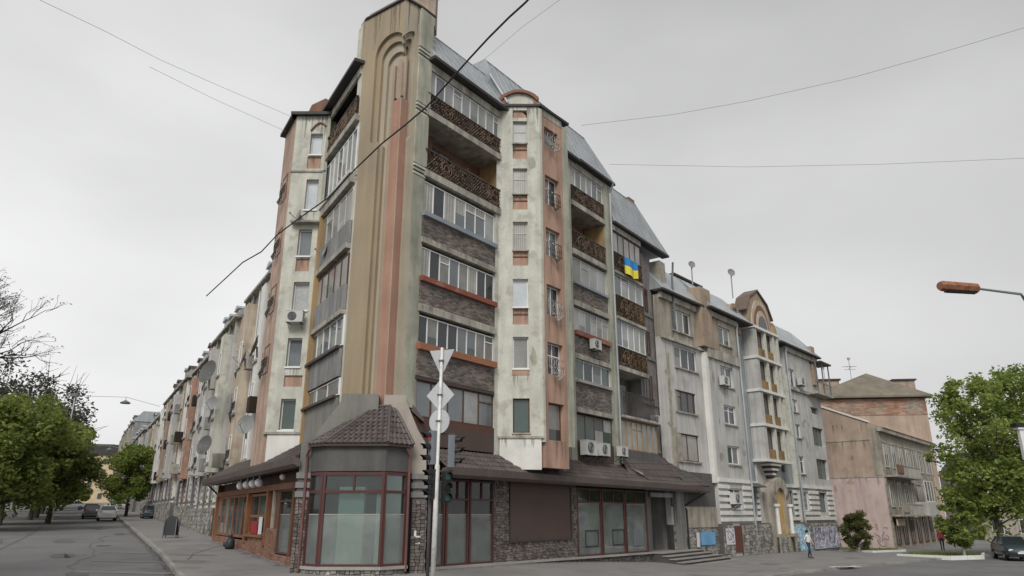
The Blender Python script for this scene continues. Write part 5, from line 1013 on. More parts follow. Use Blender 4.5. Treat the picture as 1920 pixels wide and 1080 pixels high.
dish(at(1371, 511, 62), .15, .45, 'dish on a mast on the grey wing roof beside the brick hut', mast=2.4)
# ============================================================ flag
b = MB(); nn = 8
def fp(i, z): x = i / nn * 1.75; return (x, -.05 + .06 * math.sin(i * 1.3), z + .04 * (i / nn) + .05 * math.sin(i * .9))
for i in range(nn):
    b.q([fp(i, .55), fp(i + 1, .55), fp(i + 1, 1.1), fp(i, 1.1)], 0); b.q([fp(i, 0), fp(i + 1, 0), fp(i + 1, .55), fp(i, .55)], 1)
tag(part('flag', b.mesh('flag', ['flag_blue', 'flag_yellow'], True), None, R, 17.0, -.3, 16.95), 'blue and yellow flag hanging from the loggia parapet', 'flag')

# ============================================================ sign post and traffic signals
SPx, SPy = -2.27, 22.0; zg = g(SPx, SPy) + .12
t = thing('sign_post', 'thin white steel post carrying three traffic signs seen from behind', 'sign post', (SPx, SPy, zg))
top = at(829, 652, 22.0); bot = Vector((SPx, SPy, zg))
def on(z): f = (z - bot.z) / (top.z - bot.z); return bot.lerp(top, f)
part('pole', MB().tube([bot - Vector((0, 0, 0)), on(3.9), on(3.95), top], [.075, .075, .05, .045], 10).mesh('pole', 'post_white', True), t)
def plate_sign(poly, z, rot, name):
    c = on(z); me = MB().xz(poly, -.012, .012).mesh(name, 'sign_back'); part(name, me, t, Fr(c.x, c.y + .08, math.cos(rot), math.sin(rot)), 0, 0, z)
    part('clamp', MB().box(-.07, .07, -.1, .02, -.03, .03).box(-.025, .025, -.03, .0, -.25, .25).mesh('clamp', 'pipe_dark'), t, Fr(c.x, c.y + .05, math.cos(rot), math.sin(rot)), 0, 0, z)
plate_sign([(-.42, .36), (.42, .36), (.06, -.36), (-.06, -.36)], top.z - .42, -.3, 'triangle_sign')
plate_sign([(0, .5), (.46, 0), (0, -.5), (-.46, 0)], on(6.02).z, -.3, 'diamond_sign')
plate_sign([(.37 * math.cos(2 * PI * i / 24), .37 * math.sin(2 * PI * i / 24)) for i in range(24)], on(5.22).z, -.5, 'round_sign')
def signal(px, py_top, rot, label, body, lenses, dist=22.05, s=1.0, round_=False):
    p = at(px, py_top, dist); h = .95 * s; fr = Fr(p.x, p.y, math.cos(rot), math.sin(rot)); o = thing('traffic_light', label, 'traffic light', (p.x, p.y, p.z - h), rot, 'traffic light heads on the sign post')
    part('housing', MB().xy([(-.13, -.02), (-.09, -.1), (.09, -.1), (.13, -.02), (.13, .1), (-.13, .1)], 0, h).mesh('housing', body), o, fr, 0, 0, p.z - h)
    for k, ln in enumerate(lenses):
        zc = p.z - h * (k + .5) / len(lenses); part('lens', MB().tube([(0, -.12, 0), (0, -.1, 0)], .095, 16).mesh('lens', ln), o, fr, 0, 0, zc)
        vz = MB()
        for i in range(9):
            a0, a1 = PI * (-.1 + 1.2 * i / 9), PI * (-.1 + 1.2 * (i + 1) / 9); r = .112
            vz.q([(r * math.cos(a0), -.1, r * math.sin(a0)), (r * math.cos(a1), -.1, r * math.sin(a1)), (r * math.cos(a1), -.34 + .08 * math.cos(2 * a1), r * math.sin(a1)), (r * math.cos(a0), -.34 + .08 * math.cos(2 * a0), r * math.sin(a0))])
        part('visor', vz.mesh('visor', 'signal_black'), o, fr, 0, 0, zc)
    part('bracket', MB().box(-.02, .02, .08, .2, h * .2, h * .24).box(-.02, .02, .08, .2, h * .75, h * .79).mesh('bracket', 'iron'), o, fr, 0, 0, p.z - h); return o
signal(812, 808, -1.0, 'upper left signal head with its red lens lit', 'signal_grey', ['lens_red', 'lens_dull', 'lens_green_dull'], s=1.05)
signal(849, 816, 1.35, 'grey signal head seen from the side, upper right on the post', 'signal_grey', ['lens_dull'] * 3)
signal(814, 880, -.9, 'lower left black signal head, unlit', 'signal_black', ['lens_dull'] * 3, s=.9)
signal(838, 884, .35, 'lower right signal head with green tinted lenses', 'signal_black', ['lens_green_dull', 'lens_dull', 'lens_green_dull'], s=.95)
for z in (4.85, 3.75): pass
part('signal_arm', MB().box(-.45, .45, .02, .07, 3.72, 3.78).box(-.45, .5, .02, .07, 4.82, 4.87).mesh('signal_arm', 'iron'), t, Fr(on(4.2).x, on(4.2).y + .05, 1, 0), 0, 0, 0)
part('signal_column', MB().tube([(0, 0, 0), (0, 0, 4.9)], .05, 10).mesh('signal_column', 'dark_render', True), t, WORLD, SPx - .18, SPy + .25, zg)

# ============================================================ pavement objects on the left
p_ = Lf.W(-24.8, -3.0); zz = g(p_[0], p_[1]) + .12
a_ = thing('sandwich_board', 'dark arched sandwich board standing on the left pavement', 'sign board', (p_[0], p_[1], zz), -.1)
brd = [(-.38, .15), (-.38, 1.05), (-.25, 1.22), (0, 1.3), (.25, 1.22), (.38, 1.05), (.38, .15)]
for sy in (-1, 1):
    q = part('board_leaf', MB().xz(brd, -.02, .02).mesh('board_leaf', 'board_black'), a_, Fr(p_[0], p_[1], math.cos(-.1), math.sin(-.1)), 0, .16 * sy, zz); q.rotation_euler[0] = .12 * sy
    part('frame', MB().box(-.42, -.37, -.03, .03, 0, 1.1).box(.37, .42, -.03, .03, 0, 1.1).mesh('frame', 'signal_grey'), a_, Fr(p_[0], p_[1], math.cos(-.1), math.sin(-.1)), 0, .16 * sy, zz)
p_ = at(429, 1036, 37.6); zz = g(p_.x, p_.y) + .12
b = MB(); b.tube([(0, 0, 0), (0, 0, .15), (.02, 0, .42), (0, 0, .55)], [.2, .25, .2, .1], 9); b.tube([(0, 0, .5), (-.02, 0, .68)], [.1, .13], 8); b.ball((-.2, 0, .22), .14, 8)
tag(part('rubbish_bag', b.mesh('rubbish_bag', 'board_black', True), None, WORLD, p_.x, p_.y, zz), 'black bag standing on the pavement against the wooden shop front', 'bag')

# ============================================================ street lamps
b = MB(); p0 = at(1925, 560, 15.6); p1 = at(1832, 541, 15.2); ph_ = at(1762, 536, 14.9)
gl0 = g(p0.x, p0.y)
SLm = thing('street_lamp', 'street lamp with rusty box head reaching in from the right edge', 'street lamp', (p0.x, p0.y, gl0))
part('pole', MB().tube([(p0.x + .12, p0.y, gl0), (p0.x + .1, p0.y, 4), (p0.x + .06, p0.y, p0.z - .6), (p0.x, p0.y, p0.z - .1), (p0.x - .12, p0.y - .02, p0.z + .1), tuple(p1)], [.09, .08, .06, .045, .03, .025], 10).mesh('pole', 'signal_grey', True), SLm)
dv = (ph_ - p1); 
part('lamp_head', MB().tube([p1 - dv * .02, p1 + dv * .04, p1 + dv * .9, ph_], [.06, .12, .125, .09], 8).mesh('lamp_head', 'lamp_rust'), SLm)
part('lamp_glass', MB().tube([p1 + dv * .1 + Vector((0, 0, -.07)), p1 + dv * .85 + Vector((0, 0, -.075))], [.075, .08], 8).mesh('lamp_glass', 'lamp_dark'), SLm)
p = at(1922, 832, 26); tag(part('street_sign_box', MB().box(-.13, .13, -.05, .1, -.55, .55).box(-.2, .16, -.1, .15, .5, .66).tube([(.12, 0, .5), (.12, 0, -p.z + g(p.x, p.y))], .04, 6).mesh('street_sign_box', ['kerb_white']), None, WORLD, p.x, p.y, p.z), 'narrow white box with dark cap on a pole at the right edge', 'sign')
part('cap', MB().box(-.26, .2, -.13, .17, 0, .14).mesh('cap', 'signal_black'), bpy.data.objects['street_sign_box'], WORLD, p.x, p.y, p.z + .58)
def span_lamp(pt, pb, pl, pr, dist, label, wl_label, pole_label=None, s=1.0):
    l = at(*pl, dist); a = at(*pt, dist); zb = g(a.x, a.y)
    if pole_label:
        o = thing('lamp_post', pole_label, 'pole', (a.x, a.y, zb)); part('pole', MB().tube([(a.x, a.y, zb), (a.x, a.y, a.z)], [.10, .06], 8).mesh('pole', 'post_white'), o); part('pole_cap', MB().box(-.35, .35, -.2, .2, -.1, .25).mesh('pole_cap', 'signal_grey'), o, WORLD, a.x, a.y, a.z)
    o = thing('hanging_lamp', label, 'street lamp', (l.x, l.y, l.z))
    part('lamp_shade', MB().tube([(0, 0, .28), (0, 0, .16), (0, 0, .02), (0, 0, -.1)], [.06 * s, .22 * s, .42 * s, .4 * s], 12).mesh('lamp_shade', 'signal_grey'), o, WORLD, l.x, l.y, l.z); part('lamp_rod', MB().tube([(0, 0, .25), (0, 0, .6)], .03, 4).mesh('lamp_rod', 'wire_grey'), o, WORLD, l.x, l.y, l.z)
    r = at(*pr, dist); tag(part('span_wire', MB().tube([a, l + Vector((0, 0, .6)), r], .022, 4).mesh('span_wire', 'wire_grey')), wl_label, 'wire')
span_lamp((141, 742), 0, (235, 755), (300, 762), 78, 'hanging street lamp over the left street, the nearest one', 'span wire holding the nearest hanging lamp over the left street', 'tall pole left of the street holding the lamp wire', s=1.25)
span_lamp((150, 835), 0, (205, 843), (250, 846), 115, 'hanging street lamp farther down the left street', 'span wire of the farther hanging lamp over the left street')
# ============================================================ cables
def cable(pts, r, label, m, sag=0, n=4):
    P = [at(x, y, d) for x, y, d in pts]; Q = []
    for a, c in zip(P, P[1:]):
        for i in range(n): f = i / n; q = a.lerp(c, f); q.z -= sag * math.sin(PI * f); Q.append(q)
    Q.append(P[-1]); c0 = Q[0].copy(); me = MB().tube([q - c0 for q in Q], r, 6).mesh('cable', m, True); o = bpy.data.objects.new('overhead_cable', me); C.objects.link(o); o.location = c0; tag(o, label, 'cable')
cable([(1010, -22, 10), (985, 5, 10.4), (955, 32, 10.9), (915, 72, 11.5), (880, 110, 12.2), (840, 155, 13), (800, 200, 14), (760, 234, 15), (715, 270, 16), (665, 318, 17.2), (615, 371, 18.5), (560, 410, 20), (520, 440, 21.2), (490, 472, 22), (455, 492, 23), (425, 520, 24), (387, 555, 25.5)], .021, 'thick black cable hanging diagonally in front of the corner tower', 'cable', 0, 2)
cable([(1090, 235, 38), (1260, 215, 36), (1400, 190, 34), (1600, 145, 32), (1760, 100, 30), (1960, 40, 28)], .011, 'thin wire rising to the upper right from the corner block roof', 'wire_grey')
cable([(1142, 308, 42), (1400, 313, 40), (1650, 308, 38), (1960, 295, 36)], .011, 'nearly level thin wire from the corner block to the right', 'wire_grey')
cable([(50, -12, 18), (200, 60, 21), (300, 112, 24), (420, 165, 27), (545, 218, 32)], .007, 'faint wire crossing the upper left sky to the left bay', 'wire_grey')
cable([(280, 125, 24), (400, 185, 28), (535, 246, 32.4)], .007, 'faint short wire below the other one in the upper left sky', 'wire_grey')
cable([(1060, -8, 22), (980, 50, 25), (900, 118, 31)], .007, 'faint wire from the metal roof up past the thick cable', 'wire_grey')

# ============================================================ trees
def leafcloud(b, centers, n, size, rnd, mi=0):
    for c, r in centers:
        for _ in range(int(n)):
            v = Vector((rnd.gauss(0, 1), rnd.gauss(0, 1), rnd.gauss(0, 1))).normalized() * r * (rnd.random() ** .6); v.z *= .8; p = Vector(c) + v
            a = Vector((rnd.uniform(-1, 1), rnd.uniform(-1, 1), rnd.uniform(-.7, .7))).normalized(); d = a.cross(Vector((rnd.uniform(-1, 1), rnd.uniform(-1, 1), rnd.uniform(-1, 1)))).normalized(); s = size * rnd.uniform(.6, 1.3)
            b.q([p - a * s, p + d * s * .5, p + a * s, p - d * s * .5], mi)
def tree(x, y, h, cr, label, seed, leafm='leaf_park', n=120, size=.16, trunk_h=.3, trunk_r=.22, nb=26, cat='tree', group=None, whitewash=False, density=1.0, name='tree', twigs=0, flat=1.0, cz=None, core=8):
    rnd = random.Random(seed); zb = g(x, y) + .02; t = thing(name, label, cat, (x, y, zb), 0, group); b = MB(); th = h * trunk_h
    b.tube([(0, 0, 0), (.05, .03, th * .5), (0, .1, th), (.1, 0, h * .75)], [trunk_r * 1.2, trunk_r, trunk_r * .8, trunk_r * .2], 9); cs = []
    for i in range(nb):
        a = 2 * PI * i / nb * 2.4 + rnd.uniform(-.4, .4); f = rnd.random(); zc = th + (h - th) * (.12 + .8 * f); prof = math.sin(PI * min(1, .12 + .82 * f)) ** .6
        rr = cr * prof * rnd.uniform(.35, .95); c = (math.cos(a) * rr, math.sin(a) * rr * flat, zc); s = (th + (zc - th) * .35)
        if nb < 60 or i % 5 == 0: b.tube([(0, 0, s), (c[0] * .45, c[1] * .45, (s + zc) / 2 - .1), c], [trunk_r * .4, trunk_r * .2, .02], 5)
        cs.append((c, cr * (rnd.uniform(.2, .36) if nb < 60 else rnd.uniform(.1, .24))))
        for _ in range(twigs):
            e = Vector(c) + Vector((rnd.gauss(0, 1), rnd.gauss(0, 1), rnd.gauss(.3, 1))) * cr * .22; b.tube([Vector(c), e], [.04, .012], 4)
    for _ in range(core): cs.append(((rnd.gauss(0, cr * .25), rnd.gauss(0, cr * .25), rnd.uniform(th * 1.1, h * .8)), cr * .36))
    part('trunk', b.mesh('trunk', 'bark'), t, WORLD, x, y, zb)
    if whitewash: part('whitewash', MB().tube([(0, 0, 0), (.03, .02, 1.1)], trunk_r * 1.24, 10).mesh('whitewash', 'whitewash'), t, WORLD, x, y, zb)
    lb = MB(); leafcloud(lb, cs, n * density, size, rnd); part('crown', lb.mesh('crown', leafm), t, WORLD, x, y, zb, kind=None); return t
# left park
GP = 'trees of the park along the left street'
tree(-37.5, 54, 9.5, 4.8, 'dark green park tree at the left edge, nearest the road', 21, n=340, size=.19, nb=46, trunk_h=.14, group=GP)
tree(-43, 63, 11.5, 4.6, 'dense park tree second from the left edge', 22, 'leaf_park', 290, .22, .14, nb=44, group=GP)
tree(-42, 68, 9, 4.0, 'mid green park tree with low crown beside the road', 23, 'leaf_park', 260, .22, .14, nb=40, group=GP)
tree(-48.8, 76, 10, 4.0, 'olive tinged park tree, third along the road', 24, 'leaf_olive', 240, .23, .14, nb=40, group=GP)
tree(-54.5, 86, 10.5, 4.2, 'olive park tree, fourth along the road', 25, 'leaf_olive', 210, .25, .14, nb=36, group=GP)
tree(-61.5, 98, 10.5, 4.2, 'rounded park tree near the far end of the row', 26, 'leaf_park', 240, .28, .14, nb=34, group=GP)
tree(-72, 115, 10.5, 4.4, 'farthest green park tree beside the crossing', 27, 'leaf_park', 200, .3, .14, nb=34, group=GP)
tree(-51.5, 72, 17.0, 5.6, 'tall half bare park tree with grey twigs above the others', 28, 'leaf_grey', 70, .2, nb=46, twigs=5, group=GP)
tree(-52, 82, 15.6, 4.8, 'tall sparse grey tree beside the lamp pole', 29, 'leaf_grey', 70, .22, nb=40, twigs=4, group=GP)
tree(-64, 100, 15.0, 5.0, 'sparse grey tree behind the park row', 30, 'leaf_grey', 80, .25, nb=34, twigs=4, group=GP)
for i, (x, y) in enumerate(((-56, 60), (-60, 72), (-66, 84), (-72, 100), (-80, 120))): tree(x, y, 10 + i * .4, 5, ['park tree behind, hidden part of the dark left edge', 'second park tree in the back row', 'third park tree in the back row', 'fourth park tree in the back row', 'last park tree in the back row'][i], 40 + i, 'leaf_park', 170, .27, nb=26, group=GP)
# near bare branch tree entering from the left edge
def bare(x, y, h, label, seed):
    rnd = random.Random(seed); zb = g(x, y); t = thing('bare_tree', label, 'tree', (x, y, zb)); b = MB(); lb = MB()
    b.tube([(0, 0, 0), (.1, 0, h * .3), (.2, 0, h * .6)], [.3, .24, .18], 9)
    def br(p, d, l, r, k):
        q = p + d * l; mid = p.lerp(q, .5) + Vector((rnd.uniform(-.1, .1), rnd.uniform(-.1, .1), rnd.uniform(-.05, .1))) * l; b.tube([p, mid, q], [r, r * .75, r * .5], 5 if k < 3 else 3, 0, False)
        if k < 5:
            for _ in range(3 if k < 4 else 4):
                nd = (d + Vector((rnd.uniform(-.75, .75), rnd.uniform(-.75, .75), rnd.uniform(-.45, .6)))).normalized(); br(p.lerp(q, rnd.uniform(.45, 1)), nd, l * rnd.uniform(.6, .8), r * .52, k + 1)
        else: leafcloud(lb, [(tuple(q), .12)], 3, .035, rnd)
    for d in ((.9, .1, .32), (.85, -.2, .05), (.6, .2, .75), (-.6, .2, .7), (.2, .5, .9), (.8, .3, .5)): br(Vector((.2, 0, h * rnd.uniform(.5, .6))), Vector(d).normalized(), 1.75, .11, 1)
    part('trunk', b.mesh('trunk', 'bark'), t, WORLD, x, y, zb); part('crown', lb.mesh('crown', 'leaf_grey'), t, WORLD, x, y, zb); return t
bare(-20.6, 24.5, 12.4, 'bare grey branched tree reaching in at the left edge', 5)
tree(-45.4, 88, 8.4, 3.5, 'fresh green street tree on the left pavement behind the parked cars', 31, 'leaf_fresh', 420, .17, .2, .14, 36)
# right side
tree(34.6, 53.6, 13.4, 3.9, 'large fresh green tree at the right edge with whitewashed trunk', 33, 'leaf_fresh', 72, .16, .11, .2, 210, whitewash=True, core=40)
tree(39.4, 55, 14.6, 4.2, 'green tree at the far right edge behind the dark car', 34, 'leaf_fresh', 72, .17, .11, .2, 200, core=34)
tree(30.4, 51.2, 4.1, 1.6, 'young green tree with low crown and whitewashed trunk before the balconied house', 35, 'leaf_fresh', 90, .12, .12, .07, 70, whitewash=True, core=6)
tree(26.9, 58.9, 3.2, 1.25, 'round olive green shrub before the pink side wall', 36, 'leaf_olive', 240, .08, .08, .06, 40, 'shrub', None, True, name='shrub', core=8)
tree(52, 66, 13, 5, 'darker tree in the background at the right edge', 37, 'leaf_park', 300, .22, nb=30)
tree(47, 62, 9, 4.0, 'background tree between the houses at right', 38, 'leaf_park', 300, .2, nb=34, core=8)
# planting beds with whitewashed kerbs
def bed(poly, name='planting_bed'):
    o = part(name, MB().q([(x, y, g(x, y) + .145) for x, y in poly]).mesh(name, 'soil')); o['kind'] = 'structure'
    lb = MB(); rnd = random.Random(9); ax = [p[0] for p in poly]; ay = [p[1] for p in poly]
    import mathutils
    for _ in range(2600):
        x, y = rnd.uniform(min(ax), max(ax)), rnd.uniform(min(ay), max(ay))
        ins = False; j = len(poly) - 1
        for i in range(len(poly)):
            if (poly[i][1] > y) != (poly[j][1] > y) and x < (poly[j][0] - poly[i][0]) * (y - poly[i][1]) / (poly[j][1] - poly[i][1]) + poly[i][0]: ins = not ins
            j = i
        if ins: h = rnd.uniform(.05, .22); z = g(x, y) + .14; lb.q([(x - .03, y, z), (x + .03, y, z), (x + rnd.uniform(-.08, .08), y + rnd.uniform(-.05, .05), z + h)])
    if lb.f: o = part('grass', lb.mesh('grass', 'leaf_park')); o['kind'] = 'stuff'
bed([(26.3, 61.0), (27.4, 57.6), (31.2, 60.4), (34.6, 68.0), (36.0, 71.8), (32.4, 74.6)]); kerb([(26.3, 61.0), (27.4, 57.6), (31.2, 60.4), (34.6, 68.0)], 'kerb_white', .8, .18, .26, 'white_kerb')
bed([(26.8, 53.0), (28.8, 50.2), (31.6, 51.2), (33.8, 54.6), (30.0, 57.0)]); kerb([(26.8, 53.0), (28.8, 50.2), (31.6, 51.2), (33.8, 54.6)], 'kerb_white', .8, .18, .26, 'white_kerb')

# ============================================================ cars
def car(x, y, rz, paint, label, est=False, group=None):
    z = g(x, y); o = thing('parked_car', label, 'car', (x, y, z), rz, group); fr = Fr(x, y, math.cos(rz), math.sin(rz))   # local +x = right side seen from behind, y forward
    st = [(-2.15, .42, .78, .70), (-2.0, .28, .98, .80), (-1.3, .24, 1.02, .84), (0, .22, 1.0, .86), (1.0, .22, .98, .85), (1.8, .26, .86, .80), (2.15, .38, .66, .68)]
    b = MB(); n = 10; k = 0
    for yy, z0, z1, hw in st:
        for a in ((-.88, z0), (-1, z0 + .12), (-1, (z0 + z1) / 2), (-.96, z1 - .08), (-.85, z1), (.85, z1), (.96, z1 - .08), (1, (z0 + z1) / 2), (1, z0 + .12), (.88, z0)): b.v.append((a[0] * hw, yy, a[1]))
    for i in range(len(st) - 1):
        for j in range(n): j2 = (j + 1) % n; b.f.append((i * n + j, (i + 1) * n + j, (i + 1) * n + j2, i * n + j2)); b.m.append(0)
    b.f.append(tuple(range(n))); b.f.append(tuple((len(st) - 1) * n + i for i in reversed(range(n)))); b.m += [0, 0]
    me = b.mesh('body', paint, True); part('body', me, o, fr, 0, 0, z)
    cb = MB(); r0 = -1.75 if not est else -2.0; ring = [(-.76, r0, .99), (.76, r0, .99), (.76, 1.0, .97), (-.76, 1.0, .97)]; tp_ = [(-.58, -1.1, 1.42), (.58, -1.1, 1.42), (.6, .2, 1.44), (-.6, .2, 1.44)]
    for i in range(4): cb.q([ring[i], ring[(i + 1) % 4], tp_[(i + 1) % 4], tp_[i]], 1)
    cb.q(tp_, 0); cb.v = [v for v in cb.v]
    for i in range(4): cb.tube([ring[i], tp_[i]], .045, 4, 0); cb.tube([tp_[i], tp_[(i + 1) % 4]], .04, 4, 0)
    for s in (-1, 1): cb.tube([(.77 * s, -.35, .99), (.6 * s, -.4, 1.42)], .035, 4, 0)
    part('cabin', cb.mesh('cabin', [paint, 'car_glass']), o, fr, 0, 0, z)
    for sx in (-1, 1):
        for yy in (-1.3, 1.35):
            w_ = part('wheel', MB().tube([(-.1, 0, 0), (.1, 0, 0)], .31, 16).mesh('wheel', 'rubber'), o, fr, .76 * sx, yy, z + .31); part('rim', MB().tube([(-.11, 0, 0), (.11, 0, 0)], .18, 10).mesh('rim', 'rim'), w_, fr, .76 * sx, yy, z + .31)
        part('tail_light', MB().box(-.13, .13, -.03, .03, -.08, .08).mesh('tail_light', 'tail_red'), o, fr, .6 * sx, -2.06, z + .82); part('headlight', MB().ball((0, 0, 0), (.15, .06, .08), 8).mesh('headlight', 'headlight'), o, fr, .58 * sx, 2.08, z + .66)
        part('mirror', MB().box(-.08, .08, -.04, .04, 0, .12).mesh('mirror', paint), o, fr, .93 * sx, .75, z + .98)
    part('number_plate', MB().box(-.25, .25, -.01, .01, 0, .11).mesh('number_plate', 'kerb_white'), o, fr, 0, -2.14, z + .5); part('number_plate', MB().box(-.25, .25, -.01, .01, 0, .11).mesh('number_plate', 'kerb_white'), o, fr, 0, 2.16, z + .45)
    part('bumper', MB().box(-.74, .74, -.06, .06, -.1, .1).mesh('bumper', paint), o, fr, 0, -2.12, z + .42); part('bumper', MB().box(-.72, .72, -.06, .06, -.1, .1).mesh('bumper', 'rubber'), o, fr, 0, 2.14, z + .36); return o
azL = math.radians(30.6)
G1 = 'cars parked along the left street kerb'
car(-41.6, 77.0, azL, 'car_white', 'white saloon seen from behind, nearest of the cars parked on the left street', group=G1)
car(-46.3, 82.5, azL, 'car_grey', 'dark saloon parked just ahead of the white one', group=G1)
car(-50.2, 89.2, azL, 'car_dark', 'dark blue car parked third in the left row', group=G1)
car(-39.9, 82.6, azL, 'car_dark', 'dark car standing on the pavement right of the white saloon', group=G1)
car(-72, 122, azL + PI / 2, 'car_white', 'white car crossing at the far end of the left street')
car(-66, 126, azL + 1.4, 'car_silver', 'silver car at the far crossing right of the white one')
car(33.3, 50.6, math.radians(160), 'car_dark', 'dark green saloon facing the camera by the right edge trees')
car(40.5, 56.5, math.radians(155), 'car_silver', 'pale car parked behind the dark green one at the right edge')

# ============================================================ people
def person(x, y, rz, top_m, label, seed=0, stride=.18, s=1.0):
    z = g(x, y) + .12; o = thing('person', label, 'person', (x, y, z), rz); fr = Fr(x, y, math.cos(rz), math.sin(rz))
    V = {'pel': ((0, 0, .95), .15), 'wai': ((0, 0, 1.1), .13), 'che': ((0, 0, 1.33), .16), 'nec': ((0, 0, 1.5), .06), 'hea': ((0, -.01, 1.62), .09), 'top': ((0, 0, 1.7), .075)}
    for q, sx in (('l', -1), ('r', 1)):
        st = stride * sx
        V.update({q + 'hip': ((.1 * sx, 0, .9), .095), q + 'kne': ((.1 * sx, -.06 + st * .5, .5), .062), q + 'ank': ((.1 * sx, st, .09), .042), q + 'toe': ((.11 * sx, st - .17, .04), .038), q + 'sho': ((.17 * sx, 0, 1.42), .06), q + 'elb': ((.24 * sx, .03 - st * .4, 1.16), .042), q + 'wri': ((.25 * sx, -.06 - st * .7, .93), .03), q + 'han': ((.25 * sx, -.08 - st * .75, .83), .035)})
    E = [('pel', 'wai'), ('wai', 'che'), ('che', 'nec'), ('nec', 'hea'), ('hea', 'top')] + [(q + a, q + c) for q in 'lr' for a, c in (('hip', 'kne'), ('kne', 'ank'), ('ank', 'toe'), ('sho', 'elb'), ('elb', 'wri'), ('wri', 'han'))] + [('pel', 'lhip'), ('pel', 'rhip'), ('che', 'lsho'), ('che', 'rsho')]
    ks = list(V); me = bpy.data.meshes.new('body'); me.from_pydata([Vector(V[k][0]) * s for k in ks], [(ks.index(a), ks.index(c)) for a, c in E], []); ob = part('body', me, o, fr, 0, 0, z)
    md = ob.modifiers.new('skin', 'SKIN')
    for i, k in enumerate(ks): me.skin_vertices[0].data[i].radius = (V[k][1] * s,) * 2
    me.skin_vertices[0].data[0].use_root = True; ob.modifiers.new('sub', 'SUBSURF').levels = 1; dg = bpy.context.evaluated_depsgraph_get(); ne = bpy.data.meshes.new_from_object(ob.evaluated_get(dg)); ob.modifiers.clear(); ob.data = ne
    ne.materials.clear()
    for k in ('skin', 'trousers', top_m, 'rubber'): ne.materials.append(M[k])
    for p in ne.polygons: h = p.center.z / s; ax = abs(p.center.x / s); p.material_index = 3 if h < .1 else 1 if h < .98 and not (ax > .19 and h < 1.2 and h > .7) else (0 if h > 1.49 or (ax > .2 and h < 1.15) else 2); p.use_smooth = True
    part('hair', MB().ball((0, .015, 1.67), (.105, .115, .11), 12).ball((0, .05, 1.6), (.09, .07, .1), 10).mesh('hair', 'hair', True), o, fr, 0, 0, z); return o
p = at(1518, 1040, 50); person(p.x, p.y, .6, 'shirt_white', 'person in a white top and dark trousers beside the blue mural')
p = at(1769, 1036, 63); person(p.x, p.y, -.4, 'shirt_pink', 'person in a bright pink top before the balconied house')
p = at(237, 962, 88); person(p.x, p.y, .3, 'red_cloth', 'person in dark red on the left pavement near the street tree')

# ============================================================ wear on the walls: drips under ledges, repair patches, paint strokes
wr = random.Random(77)
def drips(parent, fr, u0, u1, y, z, n, mtl='drip', lmax=1.0):
    b = MB()
    for _ in range(n):
        x = wr.uniform(u0, u1); w_ = wr.uniform(.02, .07); l = wr.uniform(.2, lmax); b.q([(x - w_, 0, 0), (x + w_, 0, 0), (x + w_ * .8, 0, -l * .5), (x + wr.uniform(-.02, .02), 0, -l), (x - w_ * .7, 0, -l * .6)])
    part('drip_stain', b.mesh('drip_stain', mtl), parent, fr, 0, y - .004, z)
m = bpy.data.materials.new('drip'); m.use_nodes = True; t_ = m.node_tree; b_ = t_.nodes['Principled BSDF']; b_.inputs['Base Color'].default_value = (0.11, 0.10, 0.085, 1); b_.inputs['Roughness'].default_value = .95
tb = N('ShaderNodeBsdfTransparent', t_); mm_ = N('ShaderNodeMixShader', t_); mm_.inputs[0].default_value = .24; t_.links.new(tb.outputs[0], mm_.inputs[1]); t_.links.new(b_.outputs[0], mm_.inputs[2]); t_.links.new(mm_.outputs[0], t_.nodes['Material Output'].inputs[0]); M['drip'] = m
for a, c, z0, z1 in wins: drips(B, FR, a - .02, c + .02, 0, z0 - .07, 4, lmax=.9)
for a, c, z0, z1 in sw: drips(B, SR, a, c, 0, z0 - .02, 5, lmax=1.3)
for a, c, z0, z1 in lw: drips(B, FL, a, c, 0, z0 - .08, 4, lmax=.8)
drips(B, FR, -.78, 1.4, 0, 22.68, 16, lmax=1.6); drips(B, FL, -11.1, -9.5, 0, 22.18, 12, lmax=1.6); drips(B, FR, -.5, 1.3, -.02, 5.74, 6, lmax=.6)
drips(B, TL, -.3, 2.3, 0, ZT, 16, lmax=2.6); drips(B, TR, .05, .8, 0, ZT, 5, lmax=2.2)
for z in (10.7, 13.7, 16.6, 19.6): drips(B, R, -.9, 4.1, -.12, z + .05, 14, lmax=.28); drips(B, R, 11.3, 15.1, -.12, z + .1, 10, lmax=.28)
for a, c, z0, z1 in hA: drips(Wt, W2, a, c, 0, z0 - .1, 8, lmax=1.2)
for a, c, z0, z1 in hB: drips(Wt, W2, a, c, -.35, z0 - .1, 7, lmax=1.2)
for a, c, z0, z1 in hC: drips(Wt, W2, a, c, 0, z0 - .1, 6, lmax=1.2)
drips(Wt, W2, 6, 11.4, -.35, 13.5, 18, lmax=1.6); drips(Wt, W2, 22, 30, 0, 13.2, 20, lmax=1.4); drips(Wt, W2, .1, 5.6, 0, 13.9, 10, lmax=1.2)
drips(P1, PB, -1, 4.8, 0, 9.58, 14, lmax=1.6); drips(P1, PB, -1, 4.8, -.03, 6.0, 14, lmax=1.5); drips(P1, PB, .5, 4.2, 0, 11.3, 8, lmax=1.2)
def repair(parent, fr, u0, u1, z0, z1, y, n, mtl):
    for _ in range(n):
        cx, cz = wr.uniform(u0, u1), wr.uniform(z0, z1); rx, rz = wr.uniform(.12, .4), wr.uniform(.15, .5); jy = .006 + .0015 * _
        part('repair_patch', MB().xz([(cx + rx * wr.uniform(.7, 1.2) * math.cos(k * PI / 5), cz + rz * wr.uniform(.5, 1.3) * math.sin(k * PI / 5)) for k in range(10)], y - jy, y + .02).mesh('repair_patch', mtl), parent, fr)
repair(B, FR, 1.0, 1.15, 7, 21, 0, 2, 'olive')
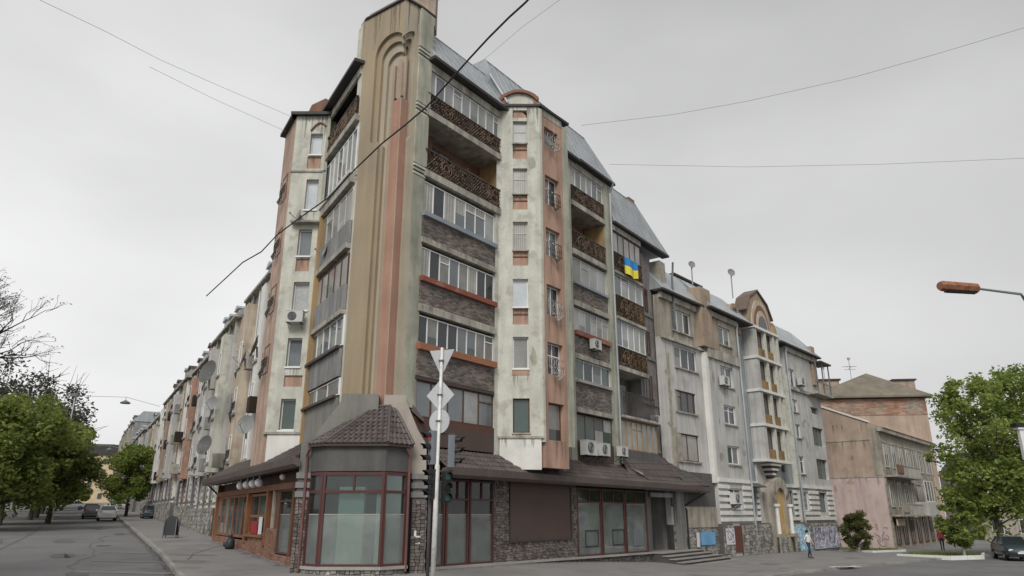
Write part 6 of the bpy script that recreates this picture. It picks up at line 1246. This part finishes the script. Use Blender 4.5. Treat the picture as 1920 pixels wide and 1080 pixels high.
repair(Wt, W2, 6.4, 7.4, 5.5, 13, -.35, 3, 'old_plaster'); repair(Wt, W2, 10.5, 11.1, 5.5, 13, -.35, 3, 'wing_blue'); repair(Wt, W2, .4, 1.1, 5.5, 13, 0, 3, 'old_plaster'); repair(Wt, W2, 24.5, 26.5, 5.5, 13, 0, 6, 'wing_blue')
repair(P1, PB, -1, 4.2, 6.5, 9.3, 0, 6, 'taupe'); repair(P1, PB, -1, 4.2, 0, 5.6, -.03, 5, 'side_pink')
def strokes(parent, fr, u0, u1, z0, z1, y, n, mtl):
    b = MB()
    for _ in range(n):
        x, z = wr.uniform(u0, u1), wr.uniform(z0, z1); a = wr.uniform(0, 6.28); pts = []
        for k in range(9): pts.append((min(u1, max(u0, x)), 0, min(z1, max(z0, z)))); a += wr.uniform(-1.2, 1.2); x += .13 * math.cos(a); z += .13 * math.sin(a)
        b.tube(pts, .022, 4, 0)
    part('graffiti_stroke', b.mesh('graffiti_stroke', mtl), parent, fr, 0, y, 0)
strokes(Wt, W2, 18.4, 22.0, -.2, 1.4, -.425, 26, 'poster_white'); strokes(Wt, W2, 18.4, 22.0, -.2, 1.4, -.43, 18, 'poster_blue')
strokes(Wt, W2, 23.6, 29.4, -.2, 1.4, -.305, 12, 'poster_white'); strokes(Wt, W2, 23.6, 29.4, -.2, 1.4, -.31, 22, 'graffiti_dark'); strokes(Wt, W2, 6.3, 7.4, .7, 1.5, -.565, 6, 'graffiti_dark'); strokes(Wt, W2, 15.2, 17.1, -.2, .9, -.625, 8, 'flag_yellow')
strokes(P1, PB, 2.3, 4.5, -.5, 1.3, -.045, 5, 'graffiti_dark'); strokes(P1, PB, .5, 2.2, .2, 1.2, -.035, 6, 'graffiti_blue')
# dark flecks painted in for contact shade where the walls meet the pavement
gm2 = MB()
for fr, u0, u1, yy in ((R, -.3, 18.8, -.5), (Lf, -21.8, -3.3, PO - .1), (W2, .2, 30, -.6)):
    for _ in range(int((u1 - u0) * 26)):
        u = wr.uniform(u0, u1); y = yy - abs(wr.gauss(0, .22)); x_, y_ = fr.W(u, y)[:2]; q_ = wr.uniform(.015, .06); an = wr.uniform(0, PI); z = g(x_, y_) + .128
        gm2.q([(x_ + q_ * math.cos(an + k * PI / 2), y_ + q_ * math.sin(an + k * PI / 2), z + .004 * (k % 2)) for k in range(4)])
o = part('wall_foot_shade', gm2.mesh('wall_foot_shade', 'stain_and_shade')); o['kind'] = 'stuff'
